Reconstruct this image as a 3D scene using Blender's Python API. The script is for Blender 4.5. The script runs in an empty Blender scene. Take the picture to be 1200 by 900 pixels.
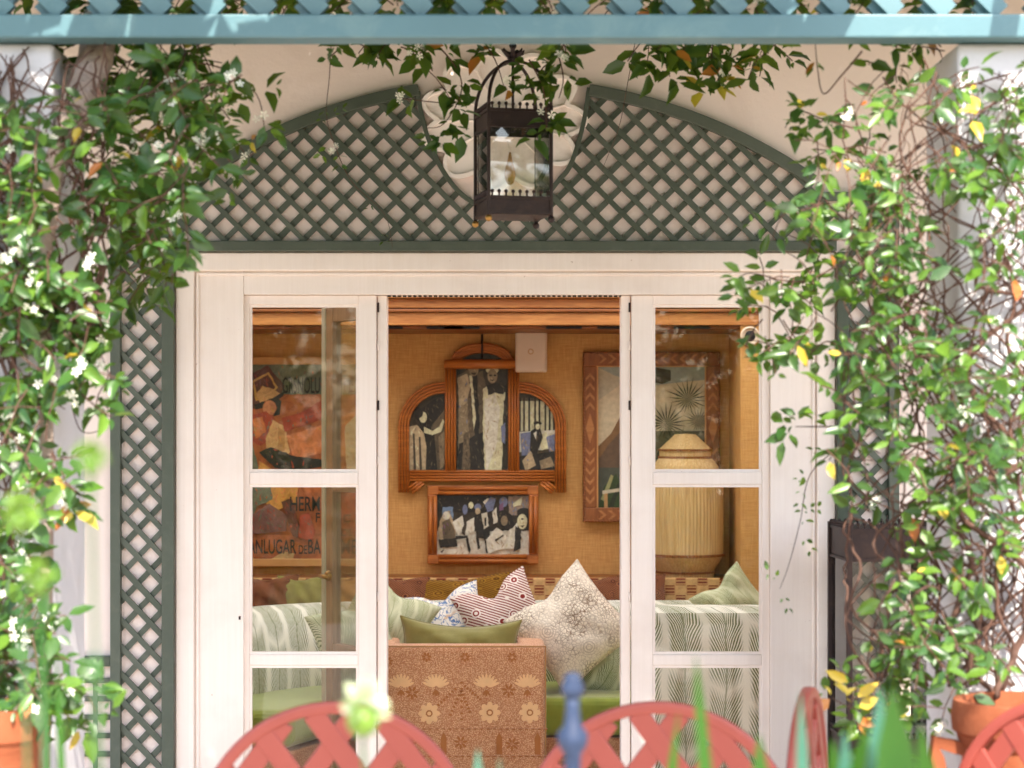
import bpy, bmesh, math, random
import numpy as np
from mathutils import Vector, Matrix
R = math.radians
rnd = random.Random(11)
nrg = np.random.default_rng(5)
sc = bpy.context.scene
COL = sc.collection

# ------------------------------------------------------------------ camera
CAMY, CAMZ, FPX, HOR = -7.5, 1.6, 2325.0, 500.0
cam = bpy.data.cameras.new('camera'); camo = bpy.data.objects.new('camera', cam); COL.objects.link(camo)
camo.location = (0, CAMY, CAMZ); camo.rotation_euler = (R(90), 0, 0)
cam.sensor_width = 36; cam.lens = FPX / 1200 * 36; cam.shift_y = 50 / 1200
cam.clip_start = 0.05; cam.clip_end = 500
cam.dof.use_dof = True; cam.dof.focus_distance = 7.9; cam.dof.aperture_fstop = 2.6
sc.camera = camo
# ------------------------------------------------------------------ world and sun
SUN_EL, SUN_AZ = 50, 12          # azimuth: degrees to the right of straight behind the camera
world = bpy.data.worlds.new('World'); sc.world = world; world.use_nodes = True
wn = world.node_tree; wn.nodes.clear()
sky = wn.nodes.new('ShaderNodeTexSky'); sky.sky_type = 'NISHITA'; sky.sun_disc = False
sky.sun_elevation = R(SUN_EL); sky.sun_rotation = R(180 - SUN_AZ); sky.air_density = 1.0; sky.dust_density = 2.0
bg = wn.nodes.new('ShaderNodeBackground'); bg.inputs['Strength'].default_value = 0.15
wo = wn.nodes.new('ShaderNodeOutputWorld')
wn.links.new(sky.outputs[0], bg.inputs[0]); wn.links.new(bg.outputs[0], wo.inputs[0])
sl = bpy.data.lights.new('sun', 'SUN'); sl.energy = 2.9; sl.angle = R(0.6); sl.color = (1, .93, .82)
so = bpy.data.objects.new('sun', sl); COL.objects.link(so)
sdir = Vector((math.sin(R(SUN_AZ)) * math.cos(R(SUN_EL)), -math.cos(R(SUN_AZ)) * math.cos(R(SUN_EL)), math.sin(R(SUN_EL))))
so.rotation_euler = sdir.to_track_quat('Z', 'Y').to_euler(); so.location = sdir * 20
sc.view_settings.view_transform = 'Standard'; sc.view_settings.look = 'None'
sc.view_settings.exposure = 2.1; sc.view_settings.gamma = 1.0; sc.view_settings.use_curve_mapping = False
sc.cycles.max_bounces = 10; sc.cycles.diffuse_bounces = 6; sc.cycles.transparent_max_bounces = 16
sc.cycles.transmission_bounces = 8; sc.cycles.glossy_bounces = 4; sc.cycles.caustics_reflective = False; sc.cycles.caustics_refractive = False

# ------------------------------------------------------------------ helpers
def S(Y): return FPX / (Y - CAMY)
def W(px, py, Y):                      # measured photo coordinates -> metres at a chosen depth
    s = S(Y); return Vector(((px - 600) / s, Y, CAMZ + (HOR - py) / s))
def lin(c):
    return tuple(((v / 255) / 12.92 if v / 255 <= .04045 else ((v / 255 + .055) / 1.055) ** 2.4) for v in c[:3])
class NT:
    def __init__(s, name):
        s.m = bpy.data.materials.new(name); s.m.use_nodes = True
        s.t = s.m.node_tree; s.t.nodes.clear()
        s.out = s.t.nodes.new('ShaderNodeOutputMaterial')
    def n(s, k, **kw):
        o = s.t.nodes.new('ShaderNode' + k)
        for a, v in kw.items(): setattr(o, a, v)
        return o
    def put(s, sock, v):
        if hasattr(v, 'is_output'): s.t.links.new(v, sock)
        elif isinstance(v, tuple) and len(v) == 3 and sock.type == 'RGBA': sock.default_value = (*v, 1)
        else: sock.default_value = v
    def math(s, op, a, b=0.0, c=None):
        o = s.n('Math', operation=op); s.put(o.inputs[0], a); s.put(o.inputs[1], b)
        if c is not None: s.put(o.inputs[2], c)
        return o.outputs[0]
    def mix(s, f, a, b, blend='MIX'):
        o = s.n('Mix', data_type='RGBA', blend_type=blend); s.put(o.inputs[0], f); s.put(o.inputs[6], a); s.put(o.inputs[7], b)
        return o.outputs[2]
    def coord(s, which='Object'):
        return s.n('TexCoord').outputs[which]
    def noise(s, vec, scale, detail=4, rough=.55, dist=0):
        o = s.n('TexNoise'); s.put(o.inputs['Vector'], vec)
        o.inputs['Scale'].default_value = scale; o.inputs['Detail'].default_value = detail
        o.inputs['Roughness'].default_value = rough; o.inputs['Distortion'].default_value = dist
        return o.outputs[0]
    def vor(s, vec, scale, feature='F1', out='Distance', rand=1.0):
        o = s.n('TexVoronoi', feature=feature); s.put(o.inputs['Vector'], vec); o.inputs['Scale'].default_value = scale
        o.inputs['Randomness'].default_value = rand
        return o.outputs[out]
    def ramp(s, f, a, b):
        o = s.n('MapRange'); o.clamp = True; s.put(o.inputs[0], f); o.inputs[1].default_value = a; o.inputs[2].default_value = b
        return o.outputs[0]
    def mapping(s, vec, scale=(1, 1, 1), loc=(0, 0, 0), rot=(0, 0, 0)):
        o = s.n('Mapping'); s.put(o.inputs[0], vec); o.inputs[1].default_value = loc; o.inputs[2].default_value = rot; o.inputs[3].default_value = scale
        return o.outputs[0]
    def sep(s, vec):
        o = s.n('SeparateXYZ'); s.put(o.inputs[0], vec); return o.outputs
    def bsdf(s, col, rough=.5, spec=.5, metal=0, bump=None, bstr=.3, bdist=.003, sheen=0):
        p = s.n('BsdfPrincipled'); s.put(p.inputs['Base Color'], col); s.put(p.inputs['Roughness'], rough)
        p.inputs['Metallic'].default_value = metal; p.inputs['Specular IOR Level'].default_value = spec
        if sheen: p.inputs['Sheen Weight'].default_value = sheen
        if bump is not None:
            b = s.n('Bump'); b.inputs['Strength'].default_value = bstr; b.inputs['Distance'].default_value = bdist
            s.put(b.inputs['Height'], bump); s.t.links.new(b.outputs[0], p.inputs['Normal'])
        return p.outputs[0]
    def done(s, sh): s.t.links.new(sh, s.out.inputs[0]); return s.m
def plain(name, col, rough=.5, var=.12, scale=8, bump=.2, bscale=60, bdist=.002, spec=.4, metal=0, dirt=None, dscale=2.5, sheen=0, objvar=0):
    t = NT(name); c = t.coord(); a = lin(col)
    f = t.noise(c, scale, 5)
    colr = t.mix(f, tuple(v * (1 - var) for v in a), tuple(min(1, v * (1 + var)) for v in a))
    if dirt:
        d = t.ramp(t.noise(c, dscale, 8, .65, .6), .52, .78)
        colr = t.mix(t.math('MULTIPLY', d, .55), colr, lin(dirt))
    if objvar:
        oi = t.n('ObjectInfo'); colr = t.mix(oi.outputs['Random'], t.mix(objvar, colr, (0, 0, 0)), t.mix(objvar, colr, (.5, .5, .46)))
    h = t.noise(c, bscale, 4)
    return t.done(t.bsdf(colr, rough, spec, metal, h, bump, bdist, sheen))

M = {}
M['stucco'] = plain('stucco', (232, 216, 207), .9, .06, 1.3, .5, 45, .004, .2, dirt=(190, 168, 154), dscale=1.6)
M['plaster'] = plain('plaster_ornament', (242, 232, 224), .85, .05, 6, .4, 50, .003, .2, dirt=(190, 165, 148), dscale=7)
def m_joinery():
    t = NT('white_paint'); c = t.coord()
    br = t.noise(t.mapping(c, (70, 70, 2.2)), 1.0, 6, .7); pt = t.noise(c, 2.6, 6, .6)
    col = t.mix(t.ramp(br, .3, .7), lin((232, 219, 209)), lin((238, 226, 217)))
    col = t.mix(t.math('MULTIPLY', t.ramp(pt, .48, .75), .5), col, lin((212, 194, 182)))
    sp = t.ramp(t.noise(c, 55, 3, .5), .74, .78)
    col = t.mix(t.math('MULTIPLY', sp, .6), col, lin((176, 150, 130)))
    return t.done(t.bsdf(col, .42, .4, 0, br, .3, .0012))
M['white_paint'] = m_joinery()
M['pillar'] = plain('pillar_plaster', (200, 198, 200), .85, .05, 2, .5, 30, .005, .2, dirt=(176, 172, 168), dscale=2.2)
M['green_paint'] = plain('green_trellis_paint', (70, 79, 66), .5, .16, 9, .25, 80, .0015, .35, dirt=(92, 98, 84), dscale=16, objvar=.07)
M['teal_paint'] = plain('teal_pergola_paint', (84, 118, 126), .5, .1, 7, .25, 60, .002, .4, dirt=(122, 150, 148), dscale=6, objvar=.05)
M['iron'] = plain('dark_iron', (52, 40, 38), .5, .3, 14, .4, 60, .002, .5, .5, dirt=(96, 72, 58), dscale=9)
M['brass'] = plain('aged_brass', (170, 130, 70), .4, .2, 20, .2, 80, .001, .5, .8)
M['terracotta'] = plain('terracotta', (142, 80, 52), .85, .16, 9, .6, 40, .005, .2, dirt=(176, 122, 92), dscale=5)
M['coral_metal'] = plain('coral_painted_metal', (142, 66, 55), .45, .1, 9, .2, 60, .001, .45, dirt=(134, 56, 46), dscale=10)
M['blue_paint'] = plain('blue_paint', (40, 52, 76), .55, .2, 14, .3, 60, .002, .3, dirt=(66, 82, 112), dscale=12)
M['stone'] = plain('terrace_stone', (208, 194, 182), .85, .12, 1.5, .5, 20, .005, .2, dirt=(170, 156, 144), dscale=1.2)
M['lawn'] = plain('garden_ground', (120, 110, 76), .95, .2, .6, .5, 9, .02, .1, dirt=(76, 92, 50), dscale=.8)
M['ceiling'] = plain('ceiling_paint', (225, 205, 175), .9, .05, 2, .2, 40, .002, .2)
M['floor_wood'] = plain('floor_boards', (140, 95, 60), .5, .2, 3, .3, 30, .002, .4)
M['speaker_white'] = plain('speaker_plastic', (222, 200, 176), .6, .03, 30, .15, 300, .0005, .3)
M['black'] = plain('black_rubber', (26, 24, 24), .6, .2, 30, .1, 90, .0005, .4)
M['stem'] = plain('vine_bark', (88, 64, 54), .85, .35, 22, .7, 70, .004, .2, dirt=(130, 108, 96), dscale=18)
M['bark_pale'] = plain('pale_bark', (164, 146, 134), .9, .3, 14, 1.0, 34, .02, .2, dirt=(96, 78, 70), dscale=22)
M['petal'] = plain('white_petal', (244, 242, 226), .6, .04, 30, .1, 90, .0005, .3)
M['amber'] = plain('amber_bulb_glass', (214, 160, 96), .15, .12, 20, .05, 80, .0005, .6)
M['pale_wood'] = plain('pale_wood_frame', (200, 150, 90), .5, .15, 14, .3, 60, .001, .4)
M['soil'] = plain('potting_soil', (60, 46, 38), .95, .3, 30, .8, 40, .01, .1)

def wood(name, c1, c2, axis='X', scale=26, rough=.42):
    t = NT(name); c = t.coord()
    sc3 = {'X': (1.2, 14, 14), 'Z': (14, 14, 1.2), 'Y': (14, 1.2, 14)}[axis]
    v = t.mapping(c, sc3)
    f = t.noise(v, 3.2, 8, .65, 1.2); f2 = t.noise(v, 9, 4, .6)
    g = t.ramp(t.math('ADD', t.math('MULTIPLY', f, .75), t.math('MULTIPLY', f2, .3)), .32, .72)
    return t.done(t.bsdf(t.mix(g, lin(c1), lin(c2)), rough, .4, 0, f2, .25, .001))
M['pine'] = wood('pine_cornice', (150, 86, 40), (212, 150, 84), 'X')
M['pine_dark'] = wood('dark_wood', (110, 60, 28), (160, 98, 48), 'X')
M['cane'] = wood('cane_frame', (140, 72, 24), (208, 128, 58), 'X', rough=.38)
M['cane_v'] = wood('cane_frame_upright', (140, 72, 24), (208, 128, 58), 'Z', rough=.38)
M['groove'] = plain('cane_groove', (70, 34, 12), .7, .2, 20)
M['inlay'] = wood('inlay_wood', (112, 62, 26), (158, 96, 48), 'Z')
M['inlay_light'] = wood('inlay_light_wood', (156, 98, 50), (190, 130, 74), 'X')
M['door_brown'] = wood('inner_door_wood', (140, 108, 78), (172, 142, 108), 'Z')
M['door_grey'] = plain('door_edge_paint', (186, 182, 156), .5, .1, 14, .2, 80, .001, .3)

def m_burlap():
    t = NT('burlap_wall'); c = t.coord(); x, y, z = t.sep(c)
    wx = t.math('SINE', t.math('MULTIPLY', x, 900)); wz = t.math('SINE', t.math('MULTIPLY', z, 900))
    n1 = t.noise(t.mapping(c, (160, 160, 12)), 1.0, 3); n2 = t.noise(t.mapping(c, (12, 160, 160)), 1.0, 3)
    f = t.math('MULTIPLY', t.math('ADD', n1, n2), .5); big = t.noise(c, 2.2, 4)
    col = t.mix(t.ramp(f, .3, .7), lin((186, 130, 72)), lin((228, 182, 114)))
    col = t.mix(t.math('MULTIPLY', big, .35), col, lin((200, 146, 84)))
    return t.done(t.bsdf(col, .85, .15, 0, f, .5, .002))
M['burlap'] = m_burlap()
def m_reed():
    t = NT('reed_shade'); c = t.coord(); x, y, z = t.sep(c)
    n = t.noise(t.mapping(c, (130, 130, 3)), 1.0, 4)
    return t.done(t.bsdf(t.mix(t.ramp(n, .35, .65), lin((196, 160, 104)), lin((216, 184, 130))), .65, .3, 0, n, .2, .001))
M['reed'] = m_reed()

def frond(name, ground, green, w=.17, k=.021, thr=(.05, .4), slope=2.2, off=0.0, sheen=.2):
    t = NT(name); c = t.coord(); d = t.noise(c, 5, 2)
    x, y, z = t.sep(c)
    xx = t.math('ADD', t.math('ADD', x, t.math('MULTIPLY', y, .8)), t.math('MULTIPLY', t.math('SUBTRACT', d, .5), .05))
    col_i = t.math('FLOOR', t.math('ADD', t.math('DIVIDE', xx, w), off))
    u = t.math('SUBTRACT', t.math('FRACT', t.math('ADD', t.math('DIVIDE', xx, w), off)), .5)
    au = t.math('ABSOLUTE', u)
    zz = t.math('ADD', z, t.math('MULTIPLY', col_i, .077))
    cu = t.math('POWER', au, .75)
    ph = t.math('SUBTRACT', zz, t.math('MULTIPLY', cu, slope * w))
    st = t.math('SINE', t.math('MULTIPLY', ph, 2 * math.pi / k))
    st = t.math('ADD', st, t.math('MULTIPLY', t.math('SUBTRACT', t.noise(c, 90, 3), .5), 1.2))
    stripe = t.ramp(st, thr[0], thr[1])
    edge = t.ramp(au, .44, .34)
    cyc = t.math('FRACT', t.math('DIVIDE', t.math('SUBTRACT', zz, t.math('MULTIPLY', au, .1)), .34))
    den = t.ramp(t.math('ABSOLUTE', t.math('SUBTRACT', cyc, .5)), .5, .36)
    stem = t.ramp(au, .025, .012)
    f = t.math('MAXIMUM', t.math('MULTIPLY', t.math('MULTIPLY', stripe, edge), den), t.math('MULTIPLY', stem, .8))
    wv = t.noise(c, 320, 2)
    g = t.mix(t.noise(c, 9, 3), lin(green), tuple(v * .6 for v in lin(green)))
    colr = t.mix(t.math('MULTIPLY', f, .95), lin(ground), g)
    return t.done(t.bsdf(colr, .9, .15, 0, wv, .4, .001, sheen))
M['palm'] = frond('palm_frond_print', (238, 234, 220), (112, 124, 66), .165, .027, (-.35, .15), 2.3)
M['palm_fine'] = frond('fine_frond_print', (212, 212, 176), (150, 158, 100), .07, .012, (0, .5), 1.8)
M['palm_cushion'] = frond('frond_cushion_print', (206, 208, 176), (112, 126, 74), .1, .014, (0, .5), 2.0)
def velvet(name, col, var=.2):
    t = NT(name); c = t.coord(); n = t.noise(c, 16, 5); w = t.noise(c, 350, 2); a = lin(col)
    return t.done(t.bsdf(t.mix(n, tuple(v * (1 - var) for v in a), tuple(v * (1 + var) for v in a)), .85, .15, 0, w, .5, .0015, .5))
M['green_velvet'] = velvet('green_velvet', (140, 152, 62))
M['olive'] = velvet('olive_velvet', (138, 130, 70), .28)
M['cushion_white'] = velvet('white_linen', (232, 224, 206), .05)
M['piping'] = velvet('tan_piping', (176, 128, 74), .2)
def m_check():
    t = NT('woven_check'); c = t.coord(); x, y, z = t.sep(c)
    a = .052
    cx = t.math('FLOOR', t.math('DIVIDE', x, a)); cz = t.math('FLOOR', t.math('DIVIDE', z, a * .9))
    par = t.math('MODULO', t.math('ABSOLUTE', t.math('ADD', cx, cz)), 2.0)
    ln = t.ramp(t.math('SINE', t.math('MULTIPLY', z, 2 * math.pi / .0155)), -.1, .3)
    gap = t.ramp(t.math('ABSOLUTE', t.math('SUBTRACT', t.math('FRACT', t.math('DIVIDE', x, a)), .5)), .44, .40)
    tan, brown, red = lin((206, 166, 112)), lin((104, 62, 42)), lin((116, 44, 34))
    odd = t.mix(t.math('MULTIPLY', ln, gap), lin((190, 144, 96)), red)
    n = t.noise(c, 60, 3)
    col = t.mix(par, tan, odd); col = t.mix(t.math('MULTIPLY', t.ramp(n, .45, .7), .3), col, brown)
    return t.done(t.bsdf(col, .9, .1, 0, t.noise(c, 300, 2), .5, .0015))
M['check'] = m_check()
def m_rings(name, ground, ink, scale=9, k=38, mixin=.5):
    t = NT(name); c = t.coord('Generated')
    c = t.mapping(c, (1, .02, 1))
    d = t.vor(c, scale * .55, 'F1', 'Distance', .35)
    r = t.ramp(t.math('SINE', t.math('MULTIPLY', d, k)), -.1, .3)
    x, y, z = t.sep(c)
    lines = t.ramp(t.math('SINE', t.math('MULTIPLY', t.math('ADD', x, z), 130)), -.1, .3)
    sel = t.ramp(d, .34, .3)
    f = t.mix(sel, lines, r)
    return t.done(t.bsdf(t.mix(f, lin(ground), lin(ink)), .9, .12, 0, t.noise(t.coord(), 300, 2), .4, .001, .2))
M['red_rings'] = m_rings('red_ring_print', (232, 220, 206), (134, 40, 34))
M['gold_rings'] = m_rings('gold_ring_print', (150, 108, 34), (96, 60, 18), 9, 40)
M['brown_scroll'] = m_rings('brown_scroll_print', (150, 96, 62), (74, 36, 26), 7, 44)
def m_blue():
    t = NT('blue_botanical_print'); c = t.coord()
    n = t.noise(c, 22, 3, .5, 1.6); n2 = t.noise(c, 14, 2, .5, .6)
    ink = t.ramp(t.math('ABSOLUTE', t.math('SUBTRACT', n, .5)), .045, .015)
    tan = t.ramp(n2, .58, .64)
    col = t.mix(t.math('MULTIPLY', tan, .7), lin((236, 228, 214)), lin((206, 160, 110)))
    col = t.mix(ink, col, lin((88, 122, 168)))
    return t.done(t.bsdf(col, .9, .12, 0, t.noise(c, 300, 2), .4, .001, .2))
M['blue_print'] = m_blue()
def m_shellcushion():
    t = NT('shell_embroidery_print'); c = t.coord()
    e = t.vor(c, 62, 'DISTANCE_TO_EDGE'); e2 = t.vor(c, 24, 'DISTANCE_TO_EDGE'); d = t.vor(c, 9, 'F1')
    f1 = t.ramp(e, .09, .02); f2 = t.ramp(e2, .06, .015)
    rings = t.ramp(t.math('SINE', t.math('MULTIPLY', d, 60)), .2, .8)
    n = t.ramp(t.noise(c, 7, 3), .42, .6)
    f = t.math('MAXIMUM', t.math('MULTIPLY', f1, t.math('ADD', t.math('MULTIPLY', n, .6), .3)), t.math('MULTIPLY', t.math('MULTIPLY', f2, n), .55))
    f = t.math('MAXIMUM', f, t.math('MULTIPLY', t.math('MULTIPLY', rings, t.ramp(d, .5, .25)), .45))
    return t.done(t.bsdf(t.mix(f, lin((238, 226, 204)), lin((112, 78, 44))), .9, .12, 0, e, .7, .004, .2))
M['shell_print'] = m_shellcushion()
def m_embroid():
    t = NT('terracotta_brocade'); c = t.coord()
    e = t.vor(c, 190, 'F1'); e2 = t.vor(c, 28, 'DISTANCE_TO_EDGE'); n = t.noise(c, 10, 3)
    f = t.ramp(e, .25, .6); g = t.math('MULTIPLY', t.ramp(e2, .05, .02), .5)
    col = t.mix(f, lin((236, 196, 152)), lin((186, 126, 86)))
    col = t.mix(g, col, lin((176, 112, 74))); col = t.mix(t.math('MULTIPLY', n, .35), col, lin((214, 152, 112)))
    return t.done(t.bsdf(col, .9, .12, 0, e, .8, .003, .3))
M['brocade'] = m_embroid()
M['motif'] = velvet('brocade_motif', (236, 192, 140), .15)
M['motif_dark'] = velvet('brocade_motif_dark', (176, 112, 62), .2)

def m_leaf(name, c1, c2, tr=.35):
    t = NT(name); c = t.coord(); a, b = lin(c1), lin(c2)
    g = t.n('NewGeometry'); oi = t.n('ObjectInfo')
    f = t.math('FRACT', t.math('ADD', t.noise(c, 6, 2), t.math('MULTIPLY', g.outputs['Random Per Island'], .8)))
    f = t.math('FRACT', t.math('ADD', f, oi.outputs['Random']))
    col = t.mix(f, a, b)
    p = t.n('BsdfPrincipled'); t.put(p.inputs['Base Color'], col); p.inputs['Roughness'].default_value = .32
    p.inputs['Specular IOR Level'].default_value = .4
    q = t.n('BsdfTranslucent'); t.put(q.inputs[0], t.mix(.6, col, lin((150, 178, 50)), 'MIX'))
    m = t.n('MixShader'); m.inputs[0].default_value = tr
    t.t.links.new(p.outputs[0], m.inputs[1]); t.t.links.new(q.outputs[0], m.inputs[2])
    return t.done(m.outputs[0])
LEAFM = [m_leaf('leaf_deep_green', (38, 70, 34), (62, 98, 44), .25), m_leaf('leaf_mid_green', (44, 74, 32), (64, 94, 40), .3),
         m_leaf('leaf_fresh_green', (74, 110, 36), (100, 134, 50), .36), m_leaf('leaf_yellow', (206, 168, 50), (214, 190, 84), .35),
         m_leaf('leaf_russet', (176, 92, 46), (190, 120, 60), .3)]
M['strap_leaf'] = m_leaf('strap_leaf', (24, 72, 18), (44, 94, 30), .25)
M['teal_leaf'] = m_leaf('glaucous_leaf', (50, 104, 92), (72, 122, 108), .25)
M['bud'] = m_leaf('flower_bud_green', (92, 128, 40), (120, 150, 60), .3)
M['cream_petal'] = m_leaf('cream_petal', (176, 190, 150), (204, 210, 184), .3)
M['hedge'] = m_leaf('hedge_leaf', (48, 78, 34), (84, 116, 50), .25)

def m_glass(name, refl=1.0, tint=(.95, .96, .93), dust=.03):
    t = NT(name)
    tr = t.n('BsdfTransparent'); tr.inputs[0].default_value = (*tint, 1)
    gl = t.n('BsdfGlossy'); gl.inputs['Roughness'].default_value = .015
    fr = t.n('Fresnel'); fr.inputs[0].default_value = 1.5
    m = t.n('MixShader'); t.put(m.inputs[0], t.math('MULTIPLY', fr.outputs[0], refl))
    t.t.links.new(tr.outputs[0], m.inputs[1]); t.t.links.new(gl.outputs[0], m.inputs[2])
    df = t.n('BsdfDiffuse'); df.inputs[0].default_value = (.75, .72, .66, 1)
    m2 = t.n('MixShader')
    t.put(m2.inputs[0], t.math('MULTIPLY', t.ramp(t.noise(t.coord(), 26, 7, .75), .5, .8), dust))
    t.t.links.new(m.outputs[0], m2.inputs[1]); t.t.links.new(df.outputs[0], m2.inputs[2])
    return t.done(m2.outputs[0])
M['glass'] = m_glass('window_glass', .55)
M['lantern_glass'] = m_glass('lantern_glass', 1.2, (.95, .95, .93), .07)
def m_opal():
    t = NT('added_opal_glass'); q = t.n('BsdfTranslucent'); q.inputs[0].default_value = (.92, .9, .86, 1)
    return t.done(q.outputs[0])
M['opal'] = m_opal()

class MB:
    def __init__(s): s.v = []; s.f = []; s.m = []
    def face(s, idx, mi=0): s.f.append(idx); s.m.append(mi)
    def box(s, x0, x1, y0, y1, z0, z1, mi=0):
        b = len(s.v)
        s.v += [(x0, y0, z0), (x1, y0, z0), (x1, y1, z0), (x0, y1, z0), (x0, y0, z1), (x1, y0, z1), (x1, y1, z1), (x0, y1, z1)]
        for q in ((0, 3, 2, 1), (4, 5, 6, 7), (0, 1, 5, 4), (1, 2, 6, 5), (2, 3, 7, 6), (3, 0, 4, 7)): s.face([b + i for i in q], mi)
        return s
    def pbox(s, px0, px1, py0, py1, Yf, th, mi=0, lo=0):        # front face measured on the photo at depth Yf
        a = W(px0, py1, Yf); b = W(px1, py0, Yf); return s.box(a.x, b.x, Yf - lo, Yf + th, a.z, b.z, mi)
    def prism(s, pts, y0, y1, mi=0):                             # (x, z) outline, counter-clockwise seen from -Y
        b = len(s.v); n = len(pts)
        s.v += [(p[0], y0, p[1]) for p in pts] + [(p[0], y1, p[1]) for p in pts]
        s.face(list(range(b, b + n)), mi); s.face(list(range(b + 2 * n - 1, b + n - 1, -1)), mi)
        for i in range(n):
            j = (i + 1) % n; s.face([b + i, b + n + i, b + n + j, b + j], mi)
        return s
    def flat(s, pts, y, mi=0):
        b = len(s.v); s.v += [(p[0], y, p[1]) for p in pts]; s.face(list(range(b, b + len(pts))), mi); return s
    def strip(s, pts, w, y0, y1, mi=0, closed=False):            # rectangular moulding along an (x, z) path
        n = len(pts); P = [Vector((p[0], p[1])) for p in pts]; b = len(s.v)
        for i in range(n):
            a = P[i - 1] if (i > 0 or closed) else P[i]; c = P[(i + 1) % n] if (i < n - 1 or closed) else P[i]
            t = (c - a).normalized(); nn = Vector((-t.y, t.x)) * w / 2
            for q in (P[i] + nn, P[i] - nn):
                s.v += [(q.x, y0, q.y), (q.x, y1, q.y)]
        for i in range(n if closed else n - 1):
            a = b + 4 * i; c = b + 4 * ((i + 1) % n)
            s.face([a, c, c + 2, a + 2], mi); s.face([a + 1, a + 3, c + 3, c + 1], mi)
            s.face([a, a + 1, c + 1, c], mi); s.face([a + 2, c + 2, c + 3, a + 3], mi)
        if not closed:
            s.face([b, b + 2, b + 3, b + 1], mi); e = b + 4 * (n - 1); s.face([e, e + 1, e + 3, e + 2], mi)
        return s
    def tube(s, pts, rad, n=6, mi=0, closed=False):
        P = [Vector(p) for p in pts]; m = len(P); b = len(s.v)
        if not hasattr(rad, '__len__'): rad = [rad] * m
        up = None
        for i in range(m):
            a = P[i - 1] if (i > 0 or closed) else P[i]; c = P[(i + 1) % m] if (i < m - 1 or closed) else P[i]
            t = (c - a).normalized() if (c - a).length > 1e-9 else Vector((0, 0, 1))
            if up is None:
                up = t.orthogonal().normalized()
            else:
                up = (up - t * up.dot(t)); up = up.normalized() if up.length > 1e-6 else t.orthogonal().normalized()
            q = t.cross(up)
            for k in range(n):
                an = 2 * math.pi * k / n
                s.v.append(tuple(P[i] + (up * math.cos(an) + q * math.sin(an)) * rad[i]))
        for i in range(m if closed else m - 1):
            j = (i + 1) % m
            for k in range(n):
                l = (k + 1) % n; s.face([b + i * n + k, b + i * n + l, b + j * n + l, b + j * n + k], mi)
        if not closed:
            s.face([b + k for k in range(n)][::-1], mi); s.face([b + (m - 1) * n + k for k in range(n)], mi)
        return s
    def lathe(s, prof, c=(0, 0, 0), n=24, mi=0, fn=None):
        b = len(s.v); m = len(prof)
        for r, z in prof:
            for k in range(n):
                an = 2 * math.pi * k / n; f = fn(an, z) if fn else 1
                s.v.append((c[0] + r * f * math.cos(an), c[1] + r * f * math.sin(an), c[2] + z))
        for i in range(m - 1):
            for k in range(n):
                l = (k + 1) % n; s.face([b + i * n + k, b + i * n + l, b + (i + 1) * n + l, b + (i + 1) * n + k], mi)
        s.face([b + k for k in range(n)][::-1], mi); s.face([b + (m - 1) * n + k for k in range(n)], mi)
        return s
    def ball(s, c, r, n=10, mi=0, sq=1):
        pr = [(max(1e-4, r * math.sin(math.pi * i / 7)), -r * sq * math.cos(math.pi * i / 7)) for i in range(8)]
        return s.lathe(pr, c, n, mi)
    def build(s, name, mat, parent=None, smooth=False, bevel=0, loc=None, seg=2):
        o0 = ORG.get(parent.name, Vector()) if parent else (Vector(loc) if loc is not None else Vector())
        me = bpy.data.meshes.new(name)
        me.from_pydata([(v[0] - o0.x, v[1] - o0.y, v[2] - o0.z) for v in s.v], [], s.f)
        mats = mat if isinstance(mat, list) else [mat]
        for m_ in mats: me.materials.append(m_)
        if len(mats) > 1: me.polygons.foreach_set('material_index', s.m)
        bm = bmesh.new(); bm.from_mesh(me); bmesh.ops.recalc_face_normals(bm, faces=bm.faces)
        big = [f for f in bm.faces if len(f.verts) > 4]
        if big: bmesh.ops.triangulate(bm, faces=big)
        bm.to_mesh(me); bm.free()
        if smooth:
            me.polygons.foreach_set('use_smooth', [True] * len(me.polygons))
        o = bpy.data.objects.new(name, me); COL.objects.link(o)
        if smooth == 'auto':
            me.set_sharp_from_angle(angle=R(38))
        if bevel:
            bv = o.modifiers.new('bevel', 'BEVEL'); bv.width = bevel; bv.segments = seg; bv.limit_method = 'ANGLE'; bv.angle_limit = R(40)
        if parent: o.parent = parent
        else: o.location = o0
        ORG[o.name] = o0
        return o
ORG = {}
def tag(o, label, cat=None, group=None, kind=None):
    if label: o['label'] = label
    if cat: o['category'] = cat
    if group: o['group'] = group
    if kind: o['kind'] = kind
    return o
def thing(name, label, cat, loc=(0, 0, 0), group=None, rz=0):
    o = bpy.data.objects.new(name, None); COL.objects.link(o); o.location = loc; o.rotation_euler = (0, 0, rz)
    o.empty_display_size = .1; ORG[o.name] = Vector(loc)
    return tag(o, label, cat, group)
def struct(o): o['kind'] = 'structure'; return o
def P2(px, py, Y): w = W(px, py, Y); return (w.x, w.z)

# ================================================================== SETTING
struct(MB().box(-40, 40, -60, 0.0, -.3, -.004).build('ground', M['lawn']))
t = MB()
terr = struct(MB().box(-5, 5, -8.5, 0.0, -.05, 0.0).build('terrace', M['stone']))
struct(MB().box(-2.7, 2.7, .16, 2.5, -.1, .002).build('floor', M['floor_wood']))

# facade wall with door opening
DX0, DX1, DTOP = W(205, 0, 0).x, W(980, 0, 0).x, W(0, 295, 0).z
fw = MB(); fw.box(-6, DX0, 0, .16, -.1, DTOP); fw.box(DX1, 6, 0, .16, -.1, DTOP); fw.box(-6, 6, 0, .16, DTOP, 3.5)
tag(fw.build('facade_wall', M['stucco'], loc=(0, 0, 0)), 'pale pink stucco house wall around the glazed doors', 'wall')
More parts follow.
